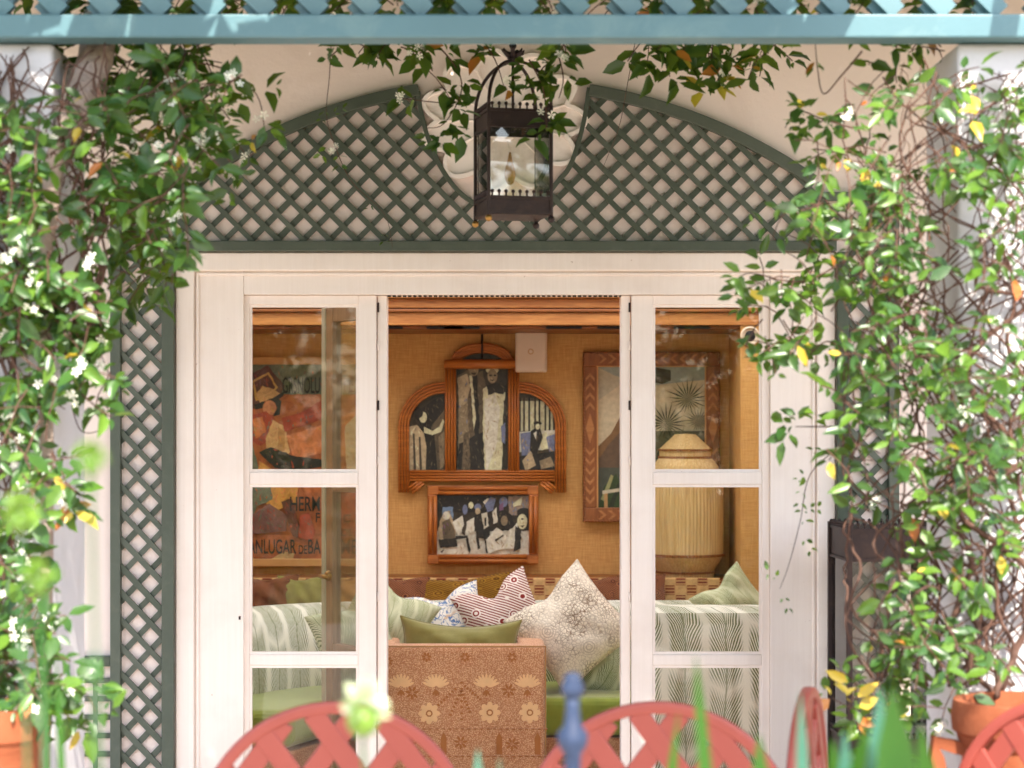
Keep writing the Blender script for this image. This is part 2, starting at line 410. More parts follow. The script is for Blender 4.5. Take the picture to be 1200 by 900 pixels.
# room shell
rm = MB(); rm.box(-2.7, 2.7, 2.4, 2.5, 0, 2.6)
tag(rm.build('back_wall', M['burlap']), 'ochre burlap covered wall at the back of the room', 'wall')
rm = MB(); rm.box(-2.7, -2.6, .16, 2.4, 0, 2.6)
tag(rm.build('side_wall', M['burlap']), 'ochre burlap side wall hidden left of the framed poster', 'wall')
rm = MB(); rm.box(2.6, 2.7, .16, 2.4, 0, 2.6)
tag(rm.build('side_wall', M['burlap']), 'ochre burlap side wall hidden right of the reed lamp', 'wall')
pX = W(868, 0, 1.9).x
rm = MB(); rm.box(pX, 2.6, 1.9, 2.4, 0, 2.6)
tag(rm.build('wall_pier', M['burlap']), 'ochre wall pier right of the reed lamp carrying a round fitting', 'wall')
# ceiling; its opal glass roof light is added to brighten the room
cl = MB(); SX0, SX1, SY0, SY1 = -2.3, 2.3, .35, 2.3
cl.box(-2.7, SX0, .16, 2.5, 2.6, 2.7); cl.box(SX1, 2.7, .16, 2.5, 2.6, 2.7); cl.box(SX0, SX1, .16, SY0, 2.6, 2.7); cl.box(SX0, SX1, SY1, 2.5, 2.6, 2.7)
struct(cl.build('ceiling', M['ceiling']))
sk = thing('added_skylight', 'added opal glass roof light that brightens the room', 'added_skylight', (0, 1.1, 2.62))
n = 4
for i in range(n):
    a = SX0 + (SX1 - SX0) * i / n; b = SX0 + (SX1 - SX0) * (i + 1) / n
    q = MB(); k = len(q.v); q.v += [(a + .02, SY0, 2.65), (b - .02, SY0, 2.65), (b - .02, SY1, 2.65), (a + .02, SY1, 2.65)]; q.face([0, 1, 2, 3])
    q.build('pane', M['opal'], sk)
for i in range(n + 1):
    a = SX0 + (SX1 - SX0) * i / n
    MB().box(a - .018, a + .018, SY0, SY1, 2.61, 2.69).build('glazing_bar', M['white_paint'], sk)

# ------------------------------------------------------------------ door surround
df = thing('door_frame', 'wide white painted wooden door surround under the green trellis arch', 'door frame', (0, 0, 0))
lj0, lj1, rj0, rj1 = 205, 285, 903, 980
for a, b, nm in ((lj0, lj1, 'jamb'), (rj0, rj1, 'jamb')):
    q = MB(); q.box(W(a, 0, 0).x + .001, W(b, 0, 0).x, .012, .15, 0, DTOP - .001); q.build('jamb', M['white_paint'], df, bevel=.003)
q = MB(); q.box(W(lj1, 0, 0).x + .001, W(rj0, 0, 0).x - .001, .012, .15, W(0, 345, 0).z, DTOP - .001); q.build('head', M['white_paint'], df, bevel=.003)
def arch_rect(x0, x1, zt, w, y0, y1):
    q = MB(); q.box(x0, x0 + w, y0, y1, .0, zt); q.box(x1 - w, x1, y0, y1, 0, zt); q.box(x0 + w, x1 - w, y0, y1, zt - w, zt); return q
arch_rect(DX0 + .003, DX1 - .003, DTOP - .003, .07, -.007, .012).build('architrave', M['white_paint'], df, bevel=.006, seg=3)
arch_rect(DX0 + .078, DX1 - .078, DTOP - .078, .012, .004, .012).build('bead', M['white_paint'], df, bevel=.005, seg=3)
q = MB()
for i in range(46):
    x = W(455 + i * 6, 0, .1).x; q.box(x, x + .012, .05, .075, W(0, 348, .06).z, W(0, 344, .06).z)
q.build('brush_strip', M['black'], df)

def leaf(name, label, px0, px1, pn0, pn1, rows, Yf, edge=None, mats=None):
    wm = M['white_paint']; th = .045
    o = thing(name, label, 'door', (W((px0 + px1) / 2, 0, Yf).x, Yf, 0), 'glazed door leaves')
    X = lambda p: W(p, 0, Yf).x
    Z = lambda p: W(0, p, Yf).z
    top = Z(346)
    MB().box(X(px0), X(pn0), Yf, Yf + th, .02, top).build('stile', wm, o, bevel=.003)
    MB().box(X(pn1), X(px1), Yf, Yf + th, .02, top).build('stile', wm, o, bevel=.003)
    MB().box(X(pn0), X(pn1), Yf, Yf + th, Z(rows[0][0]), top).build('rail', wm, o, bevel=.003)
    for i, (a, b) in enumerate(rows):
        nxt = Z(rows[i + 1][0]) if i + 1 < len(rows) else .02
        MB().box(X(pn0), X(pn1), Yf + .002, Yf + th - .002, nxt, Z(b)).build('rail', wm, o, bevel=.004)
        g = MB().box(X(pn0) - .004, X(pn1) + .004, Yf + .02, Yf + .024, Z(b) - .004, Z(a) + .004)
        g.build('pane', M['glass'], o)
        fr = MB(); w = .01
        x0, x1, z0, z1 = X(pn0), X(pn1), Z(b), Z(a)
        fr.box(x0, x0 + w, Yf + .008, Yf + .02, z0, z1); fr.box(x1 - w, x1, Yf + .008, Yf + .02, z0, z1)
        fr.box(x0 + w, x1 - w, Yf + .008, Yf + .02, z1 - w, z1); fr.box(x0 + w, x1 - w, Yf + .008, Yf + .02, z0, z0 + w)
        fr.build('glazing_bead', wm, o)
    return o
rows = [(357, 553), (568, 767), (780, 978)]
lf = leaf('door_leaf', 'white three pane glazed door leaf left of the open doorway', 286, 441, 292, 420, rows, .03)
rf = leaf('door_leaf', 'white three pane glazed door leaf right of the open doorway', 740, 902, 765, 893, rows, .03)
for o, a, b in ((lf, 442, 453), (rf, 728, 739)):
    MB().box(W(a, 0, .03).x, W(b, 0, .03).x, .045, .14, .02, W(0, 346, .03).z).build('hinge_post', M['white_paint'], o, bevel=.003)
    xh = W(443 if o is lf else 738, 0, .03).x
    for zp in (360, 405, 475, 540, 700):
        z = W(0, zp, .03).z
        MB().tube([(xh, .04, z - .018), (xh, .04, z + .018)], .004, 8).build('hinge', M['iron'] if zp in (360, 475) else M['white_paint'], o, True)
MB().tube([(W(281, 0, 0).x, -.004, W(0, 722, 0).z), (W(281, 0, 0).x, -.004, W(0, 726, 0).z)], .004, 8).build('hook', M['iron'], df)
# the inner leaf that stands open into the room, hinged on the left post
ol = thing('door_leaf', 'inner glazed door leaf standing open into the room behind the left panes', 'door', (W(447, 0, .12).x, .15, .02), 'glazed door leaves', R(122))
o0 = ORG[ol.name]; ORG[ol.name] = Vector()
LW, LH = .46, 2.06
MB().box(LW - .075, LW - .02, -.02, .02, 0, LH).build('stile', M['door_brown'], ol, bevel=.003)
MB().box(LW - .02, LW + .014, -.024, .024, 0, LH).build('edge_strip', M['door_grey'], ol, bevel=.003)
MB().box(LW + .014, LW + .02, -.006, .006, 0, LH).build('seal', M['black'], ol)
MB().box(0, .05, -.02, .02, 0, LH).build('stile', M['door_brown'], ol, bevel=.003)
zr = [.0, .13, .66, .71, 1.32, 1.365, LH - .06, LH]
for i in range(0, 8, 2):
    MB().box(.05, LW - .075, -.018, .018, zr[i], zr[i + 1]).build('rail', M['door_brown'], ol, bevel=.003)
for i in range(1, 7, 2):
    MB().box(.046, LW - .07, -.002, .002, zr[i] - .004, zr[i + 1] + .004).build('pane', M['glass'], ol)
h = MB(); h.tube([(LW - .05, .02, .98), (LW - .05, .06, .98), (LW - .12, .062, .98)], .009, 8); h.ball((LW - .05, .02, .98), .022)
h.build('handle', M['brass'], ol, True)

# ------------------------------------------------------------------ green trellis on the facade
CXP, CYP, RP = 590, 92 + 641, 641       # arch circle in photo units at the facade
NOTCH = [(490, 108), (493, 130), (500, 157), (508, 178), (517, 197), (529, 215), (543, 230), (560, 241), (576, 247), (592, 249), (608, 247),
         (624, 241), (640, 230), (653, 214), (667, 197), (678, 167), (686, 133), (690, 104)]
def in_notch(x, y):
    if y > 249: return False
    xs = [p[0] for p in NOTCH]
    if x <= xs[0] or x >= xs[-1]: return False
    for (a, b), (c, d) in zip(NOTCH, NOTCH[1:]):
        if a <= x <= c: return y < b + (d - b) * (x - a) / (c - a)
    return False
def in_arch(x, y):
    if (x - CXP) ** 2 + (y - CYP) ** 2 > (RP - 8) ** 2: return False
    return y < 286 and y > 80 and not in_notch(x, y)
def in_shoulder(x, y): return 232 < y < 290 and (140 < x < 240 or 950 < x < 1046)
def in_colL(x, y): return 140 < x < 194 and 286 <= y < 1000
def in_colR(x, y): return 990 < x < 1044 and 286 <= y < 1000
s0 = S(0)
def slats(inside, parent, x0, x1, y0, y1, pitch, halfw, ya, yb, mat, slope=1.0, Y=0.0, minlen=10):
    """diagonal laths clipped to a region; every lath is a part"""
    ln = math.hypot(1, slope); cnt = 0
    for sgn in (1, -1):
        lo, hi = (ya, yb)
        mid = (lo + hi) / 2; y_a, y_b = (lo, mid - .0006) if sgn > 0 else (mid + .0006, hi)
        k0 = math.floor((x0 - (y1 - y0) / slope - 50) / pitch); k1 = math.ceil((x1 + (y1 - y0) / slope + 50) / pitch)
        for k in range(k0, k1 + 1):
            xs = k * pitch + rnd.uniform(-.9, .9); run = None; st = 2.0; yy = y0
            while yy <= y1 + st:
                xx = xs + sgn * (yy - y0) / slope
                ok = yy <= y1 and inside(xx, yy)
                if ok and run is None: run = (xx, yy)
                if not ok and run is not None:
                    e = (xx - sgn * st / slope, yy - st)
                    if math.hypot(e[0] - run[0], e[1] - run[1]) > minlen:
                        a, b = P2(*run, Y), P2(*e, Y)
                        MB().strip([a, b], halfw * 2 * (1 + rnd.uniform(-.1, .1)), y_a + rnd.uniform(-.0008, 0), y_b).build('lath', mat, parent); cnt += 1
                    run = None
                yy += st
    return cnt
gp = M['green_paint']
ta = thing('trellis_arch', 'grey green diamond trellis arch fixed above the doors', 'trellis', (0, 0, W(0, 295, 0).z))
c1 = slats(in_arch, ta, 180, 1000, 80, 290, 31, .0105, -.022, -.004, gp)
def arc_pts(xa, xb, r, n=40): return [P2(x, CYP - math.sqrt(r * r - (x - CXP) ** 2), 0) for x in np.linspace(xa, xb, n)]
MB().strip(arc_pts(230, 491, RP - 7), .044, -.034, -.001).build('arch_rail', gp, ta, bevel=.003)
MB().strip(arc_pts(690, 952, RP - 7), .044, -.034, -.001).build('arch_rail', gp, ta, bevel=.003)
def smooth_path(pts, n=4):
    out = []
    for i in range(len(pts) - 1):
        p0 = pts[max(0, i - 1)]; p1 = pts[i]; p2 = pts[i + 1]; p3 = pts[min(len(pts) - 1, i + 2)]
        for k in range(n):
            u = k / n
            out.append(tuple(.5 * (2 * b + (c - a) * u + (2 * a - 5 * b + 4 * c - d) * u * u + (3 * b - a - 3 * c + d) * u ** 3) for a, b, c, d in zip(p0, p1, p2, p3)))
    out.append(tuple(pts[-1])); return out
MB().strip([P2(*p, 0) for p in smooth_path(NOTCH)], .017, -.03, -.0015).build('curved_rail', gp, ta, bevel=.002)
q = MB().box(W(206, 0, 0).x, W(979, 0, 0).x, -.036, -.001, W(0, 295, 0).z, W(0, 283, 0).z); q.build('bottom_rail', gp, ta, bevel=.003)
for side, (o1, o2, i1, i2, fn, lab) in {'l': (131, 143, 191, 205, in_colL, 'tall narrow green diamond trellis panel left of the doors'),
                                     'r': (1040, 1052, 980, 993, in_colR, 'tall narrow green diamond trellis panel right of the doors behind the vine')}.items():
    tc = thing('wall_trellis', lab, 'trellis', (W((o1 + i2) / 2, 0, 0).x, 0, 0), 'side trellis panels')
    slats(lambda x, y: fn(x, y) or (in_shoulder(x, y) and (x < 600) == (side == 'l') and not in_arch(x, y)), tc, 130 if side == 'l' else 950, 240 if side == 'l' else 1056, 230, 1000, 29.5, .0105, -.022, -.004, gp, 1.06, minlen=8)
    MB().box(W(o1, 0, 0).x, W(o2, 0, 0).x, -.034, -.001, 0, W(0, 226, 0).z).build('post', gp, tc, bevel=.003)
    MB().box(W(i1, 0, 0).x, W(i2, 0, 0).x, -.034, -.001, 0, W(0, 296, 0).z).build('post', gp, tc, bevel=.003)
    a, b = (o2, 232) if side == 'l' else (952, o1)
    MB().box(W(a, 0, 0).x, W(b, 0, 0).x, -.034, -.001, W(0, 236, 0).z, W(0, 226, 0).z).build('top_rail', gp, tc, bevel=.003)
# low square-grid trellis left of the left panel
tg = thing('wall_trellis', 'low square grid green trellis beside the white pillar at left', 'trellis', (W(90, 0, 0).x, 0, 0))
MB().box(W(40, 0, 0).x, W(131, 0, 0).x, -.03, -.001, W(0, 780, 0).z, W(0, 768, 0).z).build('top_rail', gp, tg, bevel=.003)
for x in (52, 83, 113):
    MB().box(W(x - 2.5, 0, 0).x, W(x + 2.5, 0, 0).x, -.024, -.014, 0, W(0, 780, 0).z).build('lath', gp, tg)
for i in range(10):
    y = 797 + i * 21.5; MB().box(W(40, 0, 0).x, W(131, 0, 0).x, -.0135, -.003, W(0, y + 3, 0).z, W(0, y - 3, 0).z).build('lath', gp, tg)

# scalloped plaster shell on the wall behind the lantern
ro = thing('plaster_shell', 'scalloped pale plaster shell ornament on the wall behind the lantern', 'wall ornament', W(590, 150, 0))
def scal(r0, amp, lobes=11):
    pts = []
    for i in range(220):
        a = 2 * math.pi * i / 220
        rx, ry = r0, r0 * .86
        f = 1 + amp * (abs(math.cos(lobes * a / 2)) - .6)
        c = W(590, 142, 0)
        pts.append((c.x + rx * f * math.cos(a) / s0, c.z + ry * f * math.sin(a) / s0))
    return pts
MB().prism(scal(92, .24), -.012, -.0005).build('backplate', M['plaster'], ro, bevel=.004)
MB().strip(scal(88, .24), .016, -.026, -.011, closed=True).build('rim', M['plaster'], ro, bevel=.006, seg=3)
q = MB(); c = W(590, 142, 0)
for i in range(11):
    a = 2 * math.pi * (i + .5) / 11; pts = []
    for k in range(7):
        r_ = (20 + 62 * k / 6) / s0; pts.append((c.x + r_ * math.cos(a), -.012 - .004 * math.sin(math.pi * k / 6), c.z + .86 * r_ * math.sin(a)))
    q.tube(pts, [.003 + .004 * k / 6 for k in range(7)], 8)
q.build('fluting', M['plaster'], ro, True)
MB().lathe([(.075, 0), (.07, .015), (.05, .022), (.02, .03), (.001, .031)], (0, 0, 0), 20).build('boss', M['plaster'], ro, True)
b = [o for o in ro.children if o.name.startswith('boss')][0]
b.data.transform(Matrix.Translation(Vector((0, -.012, .02))) @ Matrix.Rotation(R(90), 4, 'X') @ Matrix.Translation(ORG[ro.name]))

# ------------------------------------------------------------------ pillars and pergola front
PXL0, PXL1 = -1.70, W(100, 0, -1.58).x
PXR0, PXR1 = W(1085, 0, -1.58).x, 1.68
BZ = W(0, 45, -2.06).z
for x0, x1, lab in ((PXL0, PXL1, 'white plastered pillar at left wrapped in vine stems'), (PXR0, PXR1, 'white plastered pillar at right behind the sunlit vine')):
    p = thing('pillar', lab, 'pillar', ((x0 + x1) / 2, -1.79, 0), 'pergola pillars')
    MB().box(x0, x1, -2.0, -1.58, .12, BZ - .001).build('shaft', M['pillar'], p, bevel=.012, seg=3)
    MB().box(x0 - .03, x1 + .03, -2.03, -1.55, 0, .12).build('plinth', M['pillar'], p, bevel=.01)
tp = M['teal_paint']
pg = thing('pergola_beam', 'teal painted pergola beam with lattice across the top', 'pergola', (0, -2.0, BZ))
ztop = W(0, 17, -2.06).z
MB().box(-3.2, 3.0, -2.07, -1.97, BZ, ztop).build('bottom_rail', tp, pg, bevel=.006)
MB().box(-3.2, 3.0, -2.07, -1.97, 3.2, 3.28).build('top_rail', tp, pg, bevel=.006)
def in_val(x, y): return -120 < x < 1330 and -180 < y < 18
slats(in_val, pg, -120, 1330, -180, 20, 61, .026, -2.045, -1.995, tp, 1.0, -2.02, 20)

# ================================================================== LANTERNS
def lantern(name, label, loc, rz, w, z_base, z_g0, z_g1, z_top, dome, post=.011, hang=None, feet=True):
    o = thing(name, label, 'lantern', loc, None, rz); ORG[o.name] = Vector(); ir = M['iron']; h = w / 2
    # base tray, top band
    def band(z0, z1, nm, holes):
        q = MB(); th = .006
        q.box(-h, h, -h, -h + th, z0, z1); q.box(-h, h, h - th, h, z0, z1)
        q.box(-h, -h + th, -h + th, h - th, z0, z1); q.box(h - th, h, -h + th, h - th, z0, z1)
        b_ = q.build(nm, ir, o)
        nt = max(7, int(w / .022)); g = MB()
        for sx in range(4):
            for i in range(nt):
                a = -h + (i + .5) * w / nt
                p = {0: (a, -h), 1: (a, h), 2: (-h, a), 3: (h, a)}[sx]
                g.lathe([(.0035, 0), (.003, .008), (.0065, .013), (.006, .018), (.001, .022)], (p[0], p[1], z1), 6)
        g.build('cresting', ir, b_)
        q = MB()
        for z in ((z0 + .006), (z1 - .006)):
            for sx in (-1, 1):
                q.box(-h - .004, h + .004, sx * (h + .001) - .004, sx * (h + .001) + .004, z - .005, z + .005)
                q.box(sx * (h + .001) - .004, sx * (h + .001) + .004, -h + .004, h - .004, z - .005, z + .005)
        q.build('moulding', ir, b_)
        return b_
    band(z_base, z_g0, 'base_band', False); band(z_g1, z_top, 'top_band', True)
    MB().box(-h + .006, h - .006, -h + .006, h - .006, z_base, z_base + .005).build('base_plate', ir, o)
    for sx in (-1, 1):
        for sy in (-1, 1):
            MB().box(sx * h - post / 2, sx * h + post / 2, sy * h - post / 2, sy * h + post / 2, z_base - .004, z_top + .012).build('corner_post', ir, o, bevel=.002)
            if feet: MB().ball((sx * h, sy * h, z_base - .014), .012).build('foot', M['brass'] if sx < 0 else ir, o, True)
    for k, (a, b, c, d) in enumerate(((-h, h, -h + .003, -h + .006), (-h, h, h - .006, h - .003), (-h + .003, -h + .006, -h + .01, h - .01), (h - .006, h - .003, -h + .01, h - .01))):
        MB().box(a + .006 if k < 2 else a, b - .006 if k < 2 else b, c, d, z_g0, z_g1).build('pane', M['lantern_glass'], o)
    if dome:
        for sx in (-1, 1):
            for sy in (-1, 1):
                pts = [(sx * h * math.cos(a), sy * h * math.cos(a), z_top + .01 + dome * math.sin(a)) for a in np.linspace(0, R(88), 14)]
                MB().tube(pts, .0058, 6).build('rib', ir, o, True)
        za = z_top + .01 + dome
        MB().tube([(0, 0, z_g1), (0, 0, za)], .0045, 6).build('rod', ir, o, True)
        f = MB(); f.lathe([(.004, -.01), (.016, 0), (.02, .012), (.01, .022), (.007, .04), (.014, .055), (.004, .07)], (0, 0, za), 10)
        for i in range(7):
            a = 2 * math.pi * i / 7
            f.tube([(0, 0, za + .01), (.018 * math.cos(a), .018 * math.sin(a), za + .024), (.034 * math.cos(a), .034 * math.sin(a), za + .03 + .012 * (i % 2)), (.04 * math.cos(a), .04 * math.sin(a), za + .042)], [.008, .009, .007, .002], 6)
        f.build('finial', ir, o, True)
        if hang:
            q = MB(); z = za + .07; i = 0
            while z < hang:
                ax = (1, 0) if i % 2 else (0, 1)
                q.tube([(ax[0] * .008 * math.cos(a), ax[1] * .008 * math.cos(a), z + .013 + .015 * math.sin(a)) for a in np.linspace(0, 2 * math.pi, 9)[:-1]], .0022, 5, closed=True)
                z += .023; i += 1
            q.build('chain', ir, o, True)
        bl = MB(); bl.lathe([(.004, -.05), (.012, -.045), (.02, -.02), (.018, .0), (.009, .03), (.003, .06)], (-.01, 0, z_g0 + .1), 12); bl.build('bulb', M['amber'], o, True)
        MB().lathe([(.012, 0), (.012, .05), (.008, .055)], (-.01, 0, z_base + .005), 12).build('lamp_holder', M['brass'], o, True)
    return o
YL = -.75; zb = W(0, 255, YL).z
lantern('hanging_lantern', 'dark iron glass lantern hanging in front of the trellis arch', (W(601, 0, YL).x, YL, zb), R(13), .215, 0, .062, .29, .355, .165, hang=3.3 - zb)
YF = -.36; xf = W(1034, 0, YF).x
fl = lantern('floor_lantern', 'tall dark iron floor lantern by the right pillar behind vines', (xf, YF, 0), R(3), .31, .0, .50, W(0, 655, YF).z, W(0, 617, YF).z, 0, post=.02, feet=False)
MB().box(-.155, .155, -.155, .155, W(0, 619, YF).z, W(0, 618, YF).z + .004).build('top_plate', M['iron'], fl)
MB().box(-.15, .15, -.15, .15, .49, .50).build('shelf', M['iron'], fl)

# ================================================================== INTERIOR
cor = thing('cornice_beam', 'stepped pine cornice beam along the top of the back wall', 'beam', (0, 1.95, W(0, 386, 1.9).z))
for y0, y1, Yf, m in ((330, 349, 1.86, 'pine'), (350, 361, 1.90, 'pine'), (362, 365.5, 1.87, 'pine_dark'), (366, 381, 1.89, 'pine'), (381.5, 386, 1.93, 'pine_dark')):
    za, zb_ = W(0, y1, Yf).z, W(0, y0, Yf).z
    MB().box(-2.59, 2.59, Yf, 2.39, za, zb_).build('board', M[m], cor, bevel=.004)
for px in (430, 500, 520, 640, 700, 790):
    MB().box(W(px, 0, 1.92).x, W(px + 42, 0, 1.92).x, 1.921, 1.93, W(0, 385.5, 1.92).z, W(0, 382.5, 1.92).z).build('slot', M['black'], cor)

YW = 2.385
def reeds(q, pts, offs, r, Y, closed=False, mi=0):
    q.strip(pts, (max(offs) - min(offs)) * .98, Y + .002, Y + .012, 1, closed)  # dark backing strip gives the gaps between reeds their shade by colour
    P = [Vector(p) for p in pts]; n = len(P)
    for of in offs:
        out = []
        for i in range(n):
            a = P[i - 1] if (i > 0 or closed) else P[i]; c = P[(i + 1) % n] if (i < n - 1 or closed) else P[i]
            tt = (c - a).normalized(); nn = Vector((-tt.y, tt.x)); p = P[i] + nn * of; out.append((p.x, Y, p.y))
        q.tube(out, r, 8, mi, closed=closed)
    return q
def ink(name, col, grain):
    t = NT(name); c = t.coord(); a = lin(col)
    n1 = t.ramp(t.noise(c, grain * .7, 9, .75, .8), .33, .67); n2 = t.ramp(t.noise(t.mapping(c, (1, 1, .35)), 18, 4, .6), .3, .7)
    f = t.math('ADD', t.math('MULTIPLY', n1, .65), t.math('MULTIPLY', n2, .35))
    return t.done(t.bsdf(t.mix(f, tuple(v * .45 for v in a), tuple(min(.9, v * 1.5 + .012) for v in a)), .35, .35))
def clip_arch(items, x0, x1, flip):
    """keep a picture inside its quarter arch"""
    out = []
    for c, pts in items:
        d = []
        for k in range(len(pts)):
            a, b = pts[k], pts[(k + 1) % len(pts)]
            for u in np.linspace(0, 1, 9)[:-1]: d.append((a[0] + (b[0] - a[0]) * u, a[1] + (b[1] - a[1]) * u))
        r = []
        for x, y in d:
            x = min(max(x, x0), x1); u = (x1 - x) / (x1 - x0) if flip else (x - x0) / (x1 - x0)
            r.append((x, max(y, 503 - 46 * math.sqrt(max(0, 1 - u * u)))))
        out.append((c, [p for k, p in enumerate(r) if (abs(p[0] - r[k - 1][0]) + abs(p[1] - r[k - 1][1])) > .02]))
    return out
def pic(items, Y, parent, nm='print', grain=60):
    """a printed picture: flat layers of ink, 1 mm apart"""
    mats = []; q = MB(); idx = {}
    ra = random.Random(len(items) * 7 + int(grain)); pal = list({c for c, _ in items}); base = []
    def inside(x, y, P):
        r = False
        for a, b in zip(P, P[1:] + P[:1]):
            if (a[1] > y) != (b[1] > y) and x < (b[0] - a[0]) * (y - a[1]) / (b[1] - a[1]) + a[0]: r = not r
        return r
    for n_i, (col, pts) in enumerate(items):
        d = []
        for a, b in zip(pts, pts[1:] + pts[:1]):
            m = max(1, int(math.hypot(b[0] - a[0], b[1] - a[1]) / 4))
            for u in range(m):
                jx, jy = (ra.uniform(-.7, .7), ra.uniform(-.7, .7)) if (u and n_i) else (0, 0)
                d.append((a[0] + (b[0] - a[0]) * u / m + jx, a[1] + (b[1] - a[1]) * u / m + jy))
        base.append((col, d if n_i else pts))
        xs = [p[0] for p in pts]; ys = [p[1] for p in pts]; lum = sum(col)
        near = sorted(pal, key=lambda c: abs(sum(c) - lum))[1:3] or [col]
        for _ in range(min(46, int((max(xs) - min(xs)) * (max(ys) - min(ys)) / 34))):
            x, y = ra.uniform(min(xs), max(xs)), ra.uniform(min(ys), max(ys))
            if not inside(x, y, pts): continue
            a = ra.gauss(1.45, .5); l = ra.uniform(1.2, 4.2); w_ = ra.uniform(.35, 1.0)
            e = [(x + l * math.cos(a), y + l * math.sin(a)), (x - l * math.cos(a), y - l * math.sin(a))]
            if not all(inside(*p, pts) for p in e): continue
            base.append((ra.choice(near), [e[0], (x - w_ * math.sin(a), y + w_ * math.cos(a)), e[1], (x + w_ * math.sin(a), y - w_ * math.cos(a))]))
    for k, (col, pts) in enumerate(base):
        if col not in idx:
            idx[col] = len(mats)
            key = 'ink_%d_%d_%d' % col
            if key not in M: M[key] = ink(key, col, grain)
            mats.append(M[key])
        q.flat([P2(*p, Y) for p in pts], Y - min(.0012, .02 / len(base)) * k, idx[col])
    return q.build(nm, mats, parent)
def ell(cx, cy, rx, ry, n=14, a0=0): return [(cx + rx * math.cos(2 * math.pi * i / n + a0), cy + ry * math.sin(2 * math.pi * i / n + a0)) for i in range(n)]
def rect(a, b, c, d): return [(a, c), (b, c), (b, d), (a, d)]
rw = 3.4 / 236
tr = thing('triptych_frame', 'cane three part arched frame with old photographs on the ochre wall', 'picture frame', W(565, 577, YW))
YC = YW - .025
def pth(l): return [P2(*p, YC) for p in l]
offs = [-1.5 * rw, -.5 * rw, .5 * rw, 1.5 * rw]
Lw = [(473, 577), (473, 500)] + [(473 + 48 * (1 - math.cos(a)), 500 - 46 * math.sin(a)) for a in np.linspace(.15, R(90), 10)] + [(526, 454)]
reeds(MB(), pth(Lw), offs, rw * .46, YC).build('wing_frame', [M['cane'], M['groove']], tr, True)
Rw = [(1130 - x, y) for x, y in Lw]
reeds(MB(), pth(Rw), offs, rw * .46, YC).build('wing_frame', [M['cane'], M['groove']], tr, True)
for x in (528, 602):
    reeds(MB(), pth([(x, 552), (x, 428)]), offs, rw * .46, YC - .006).build('upright', [M['cane_v'], M['groove']], tr, True)
reeds(MB(), pth([(480, 557.5), (650, 557.5)]), offs, rw * .46, YC - .004).build('bottom_rail', [M['cane'], M['groove']], tr, True)
reeds(MB(), pth([(565 + 32 * math.cos(a), 424 - 16.5 * math.sin(a) - 1) for a in np.linspace(0, math.pi, 18)]), [-.012, .0, .012, .024], rw * .56, YC).build('arch_top', [M['cane'], M['groove']], tr, True)
MB().tube([(W(521, 0, YC).x, YC - .03, W(0, 427, YC).z), (W(608, 0, YC).x, YC - .03, W(0, 427, YC).z)], 5.6 / 236, 10).build('cross_bar', M['cane'], tr, True)
for a, b in (((481, 565), (492, 566)), ):
    for mx in (0, 1):
        l = [(481, 575), (495, 564)] if not mx else [(649, 575), (635, 564)]
        reeds(MB(), pth(l), [-rw, 0, rw], rw * .5, YC).build('bracket', [M['cane'], M['groove']], tr, True)
MB().tube([(W(565, 0, YC).x, YW, W(0, 392, YC).z), (W(565, 0, YC).x, YC - .03, W(0, 393, YC).z), (W(565, 0, YC).x, YC - .03, W(0, 420, YC).z)], .006, 6).build('hook', M['iron'], tr, True)
DK, D2, G1, G2, G3, L1, L2 = (36, 31, 24), (62, 52, 38), (98, 84, 62), (140, 122, 92), (178, 158, 122), (222, 202, 160), (244, 226, 186)
BLU = (110, 116, 140)
pic(clip_arch([(D2, rect(476, 525, 455, 553)), (DK, [(492, 480), (521, 460), (521, 553), (492, 553)]), (G1, [(505, 500), (521, 480), (521, 553), (513, 553)]),
     (G3, [(480, 500), (489, 498), (497, 508), (501, 530), (499, 553), (480, 553)]), (D2, [(484, 508), (486, 508), (488, 553), (485, 553)]), (D2, [(491, 512), (493, 512), (495, 553), (492, 553)]),
     (DK, ell(493, 486, 7, 8)), (L1, ell(496, 489, 4.6, 6.5)), (DK, ell(491, 484, 5, 6)), (L1, [(497, 500), (507, 505), (515, 500), (519, 491), (521, 494), (517, 506), (507, 510), (497, 507)]),
     (G2, [(514, 512), (521, 505), (521, 545), (516, 550)]), (DK, [(500, 520), (509, 508), (513, 553), (499, 553)])], 475, 523, True), YW - .002, tr, 'photo')
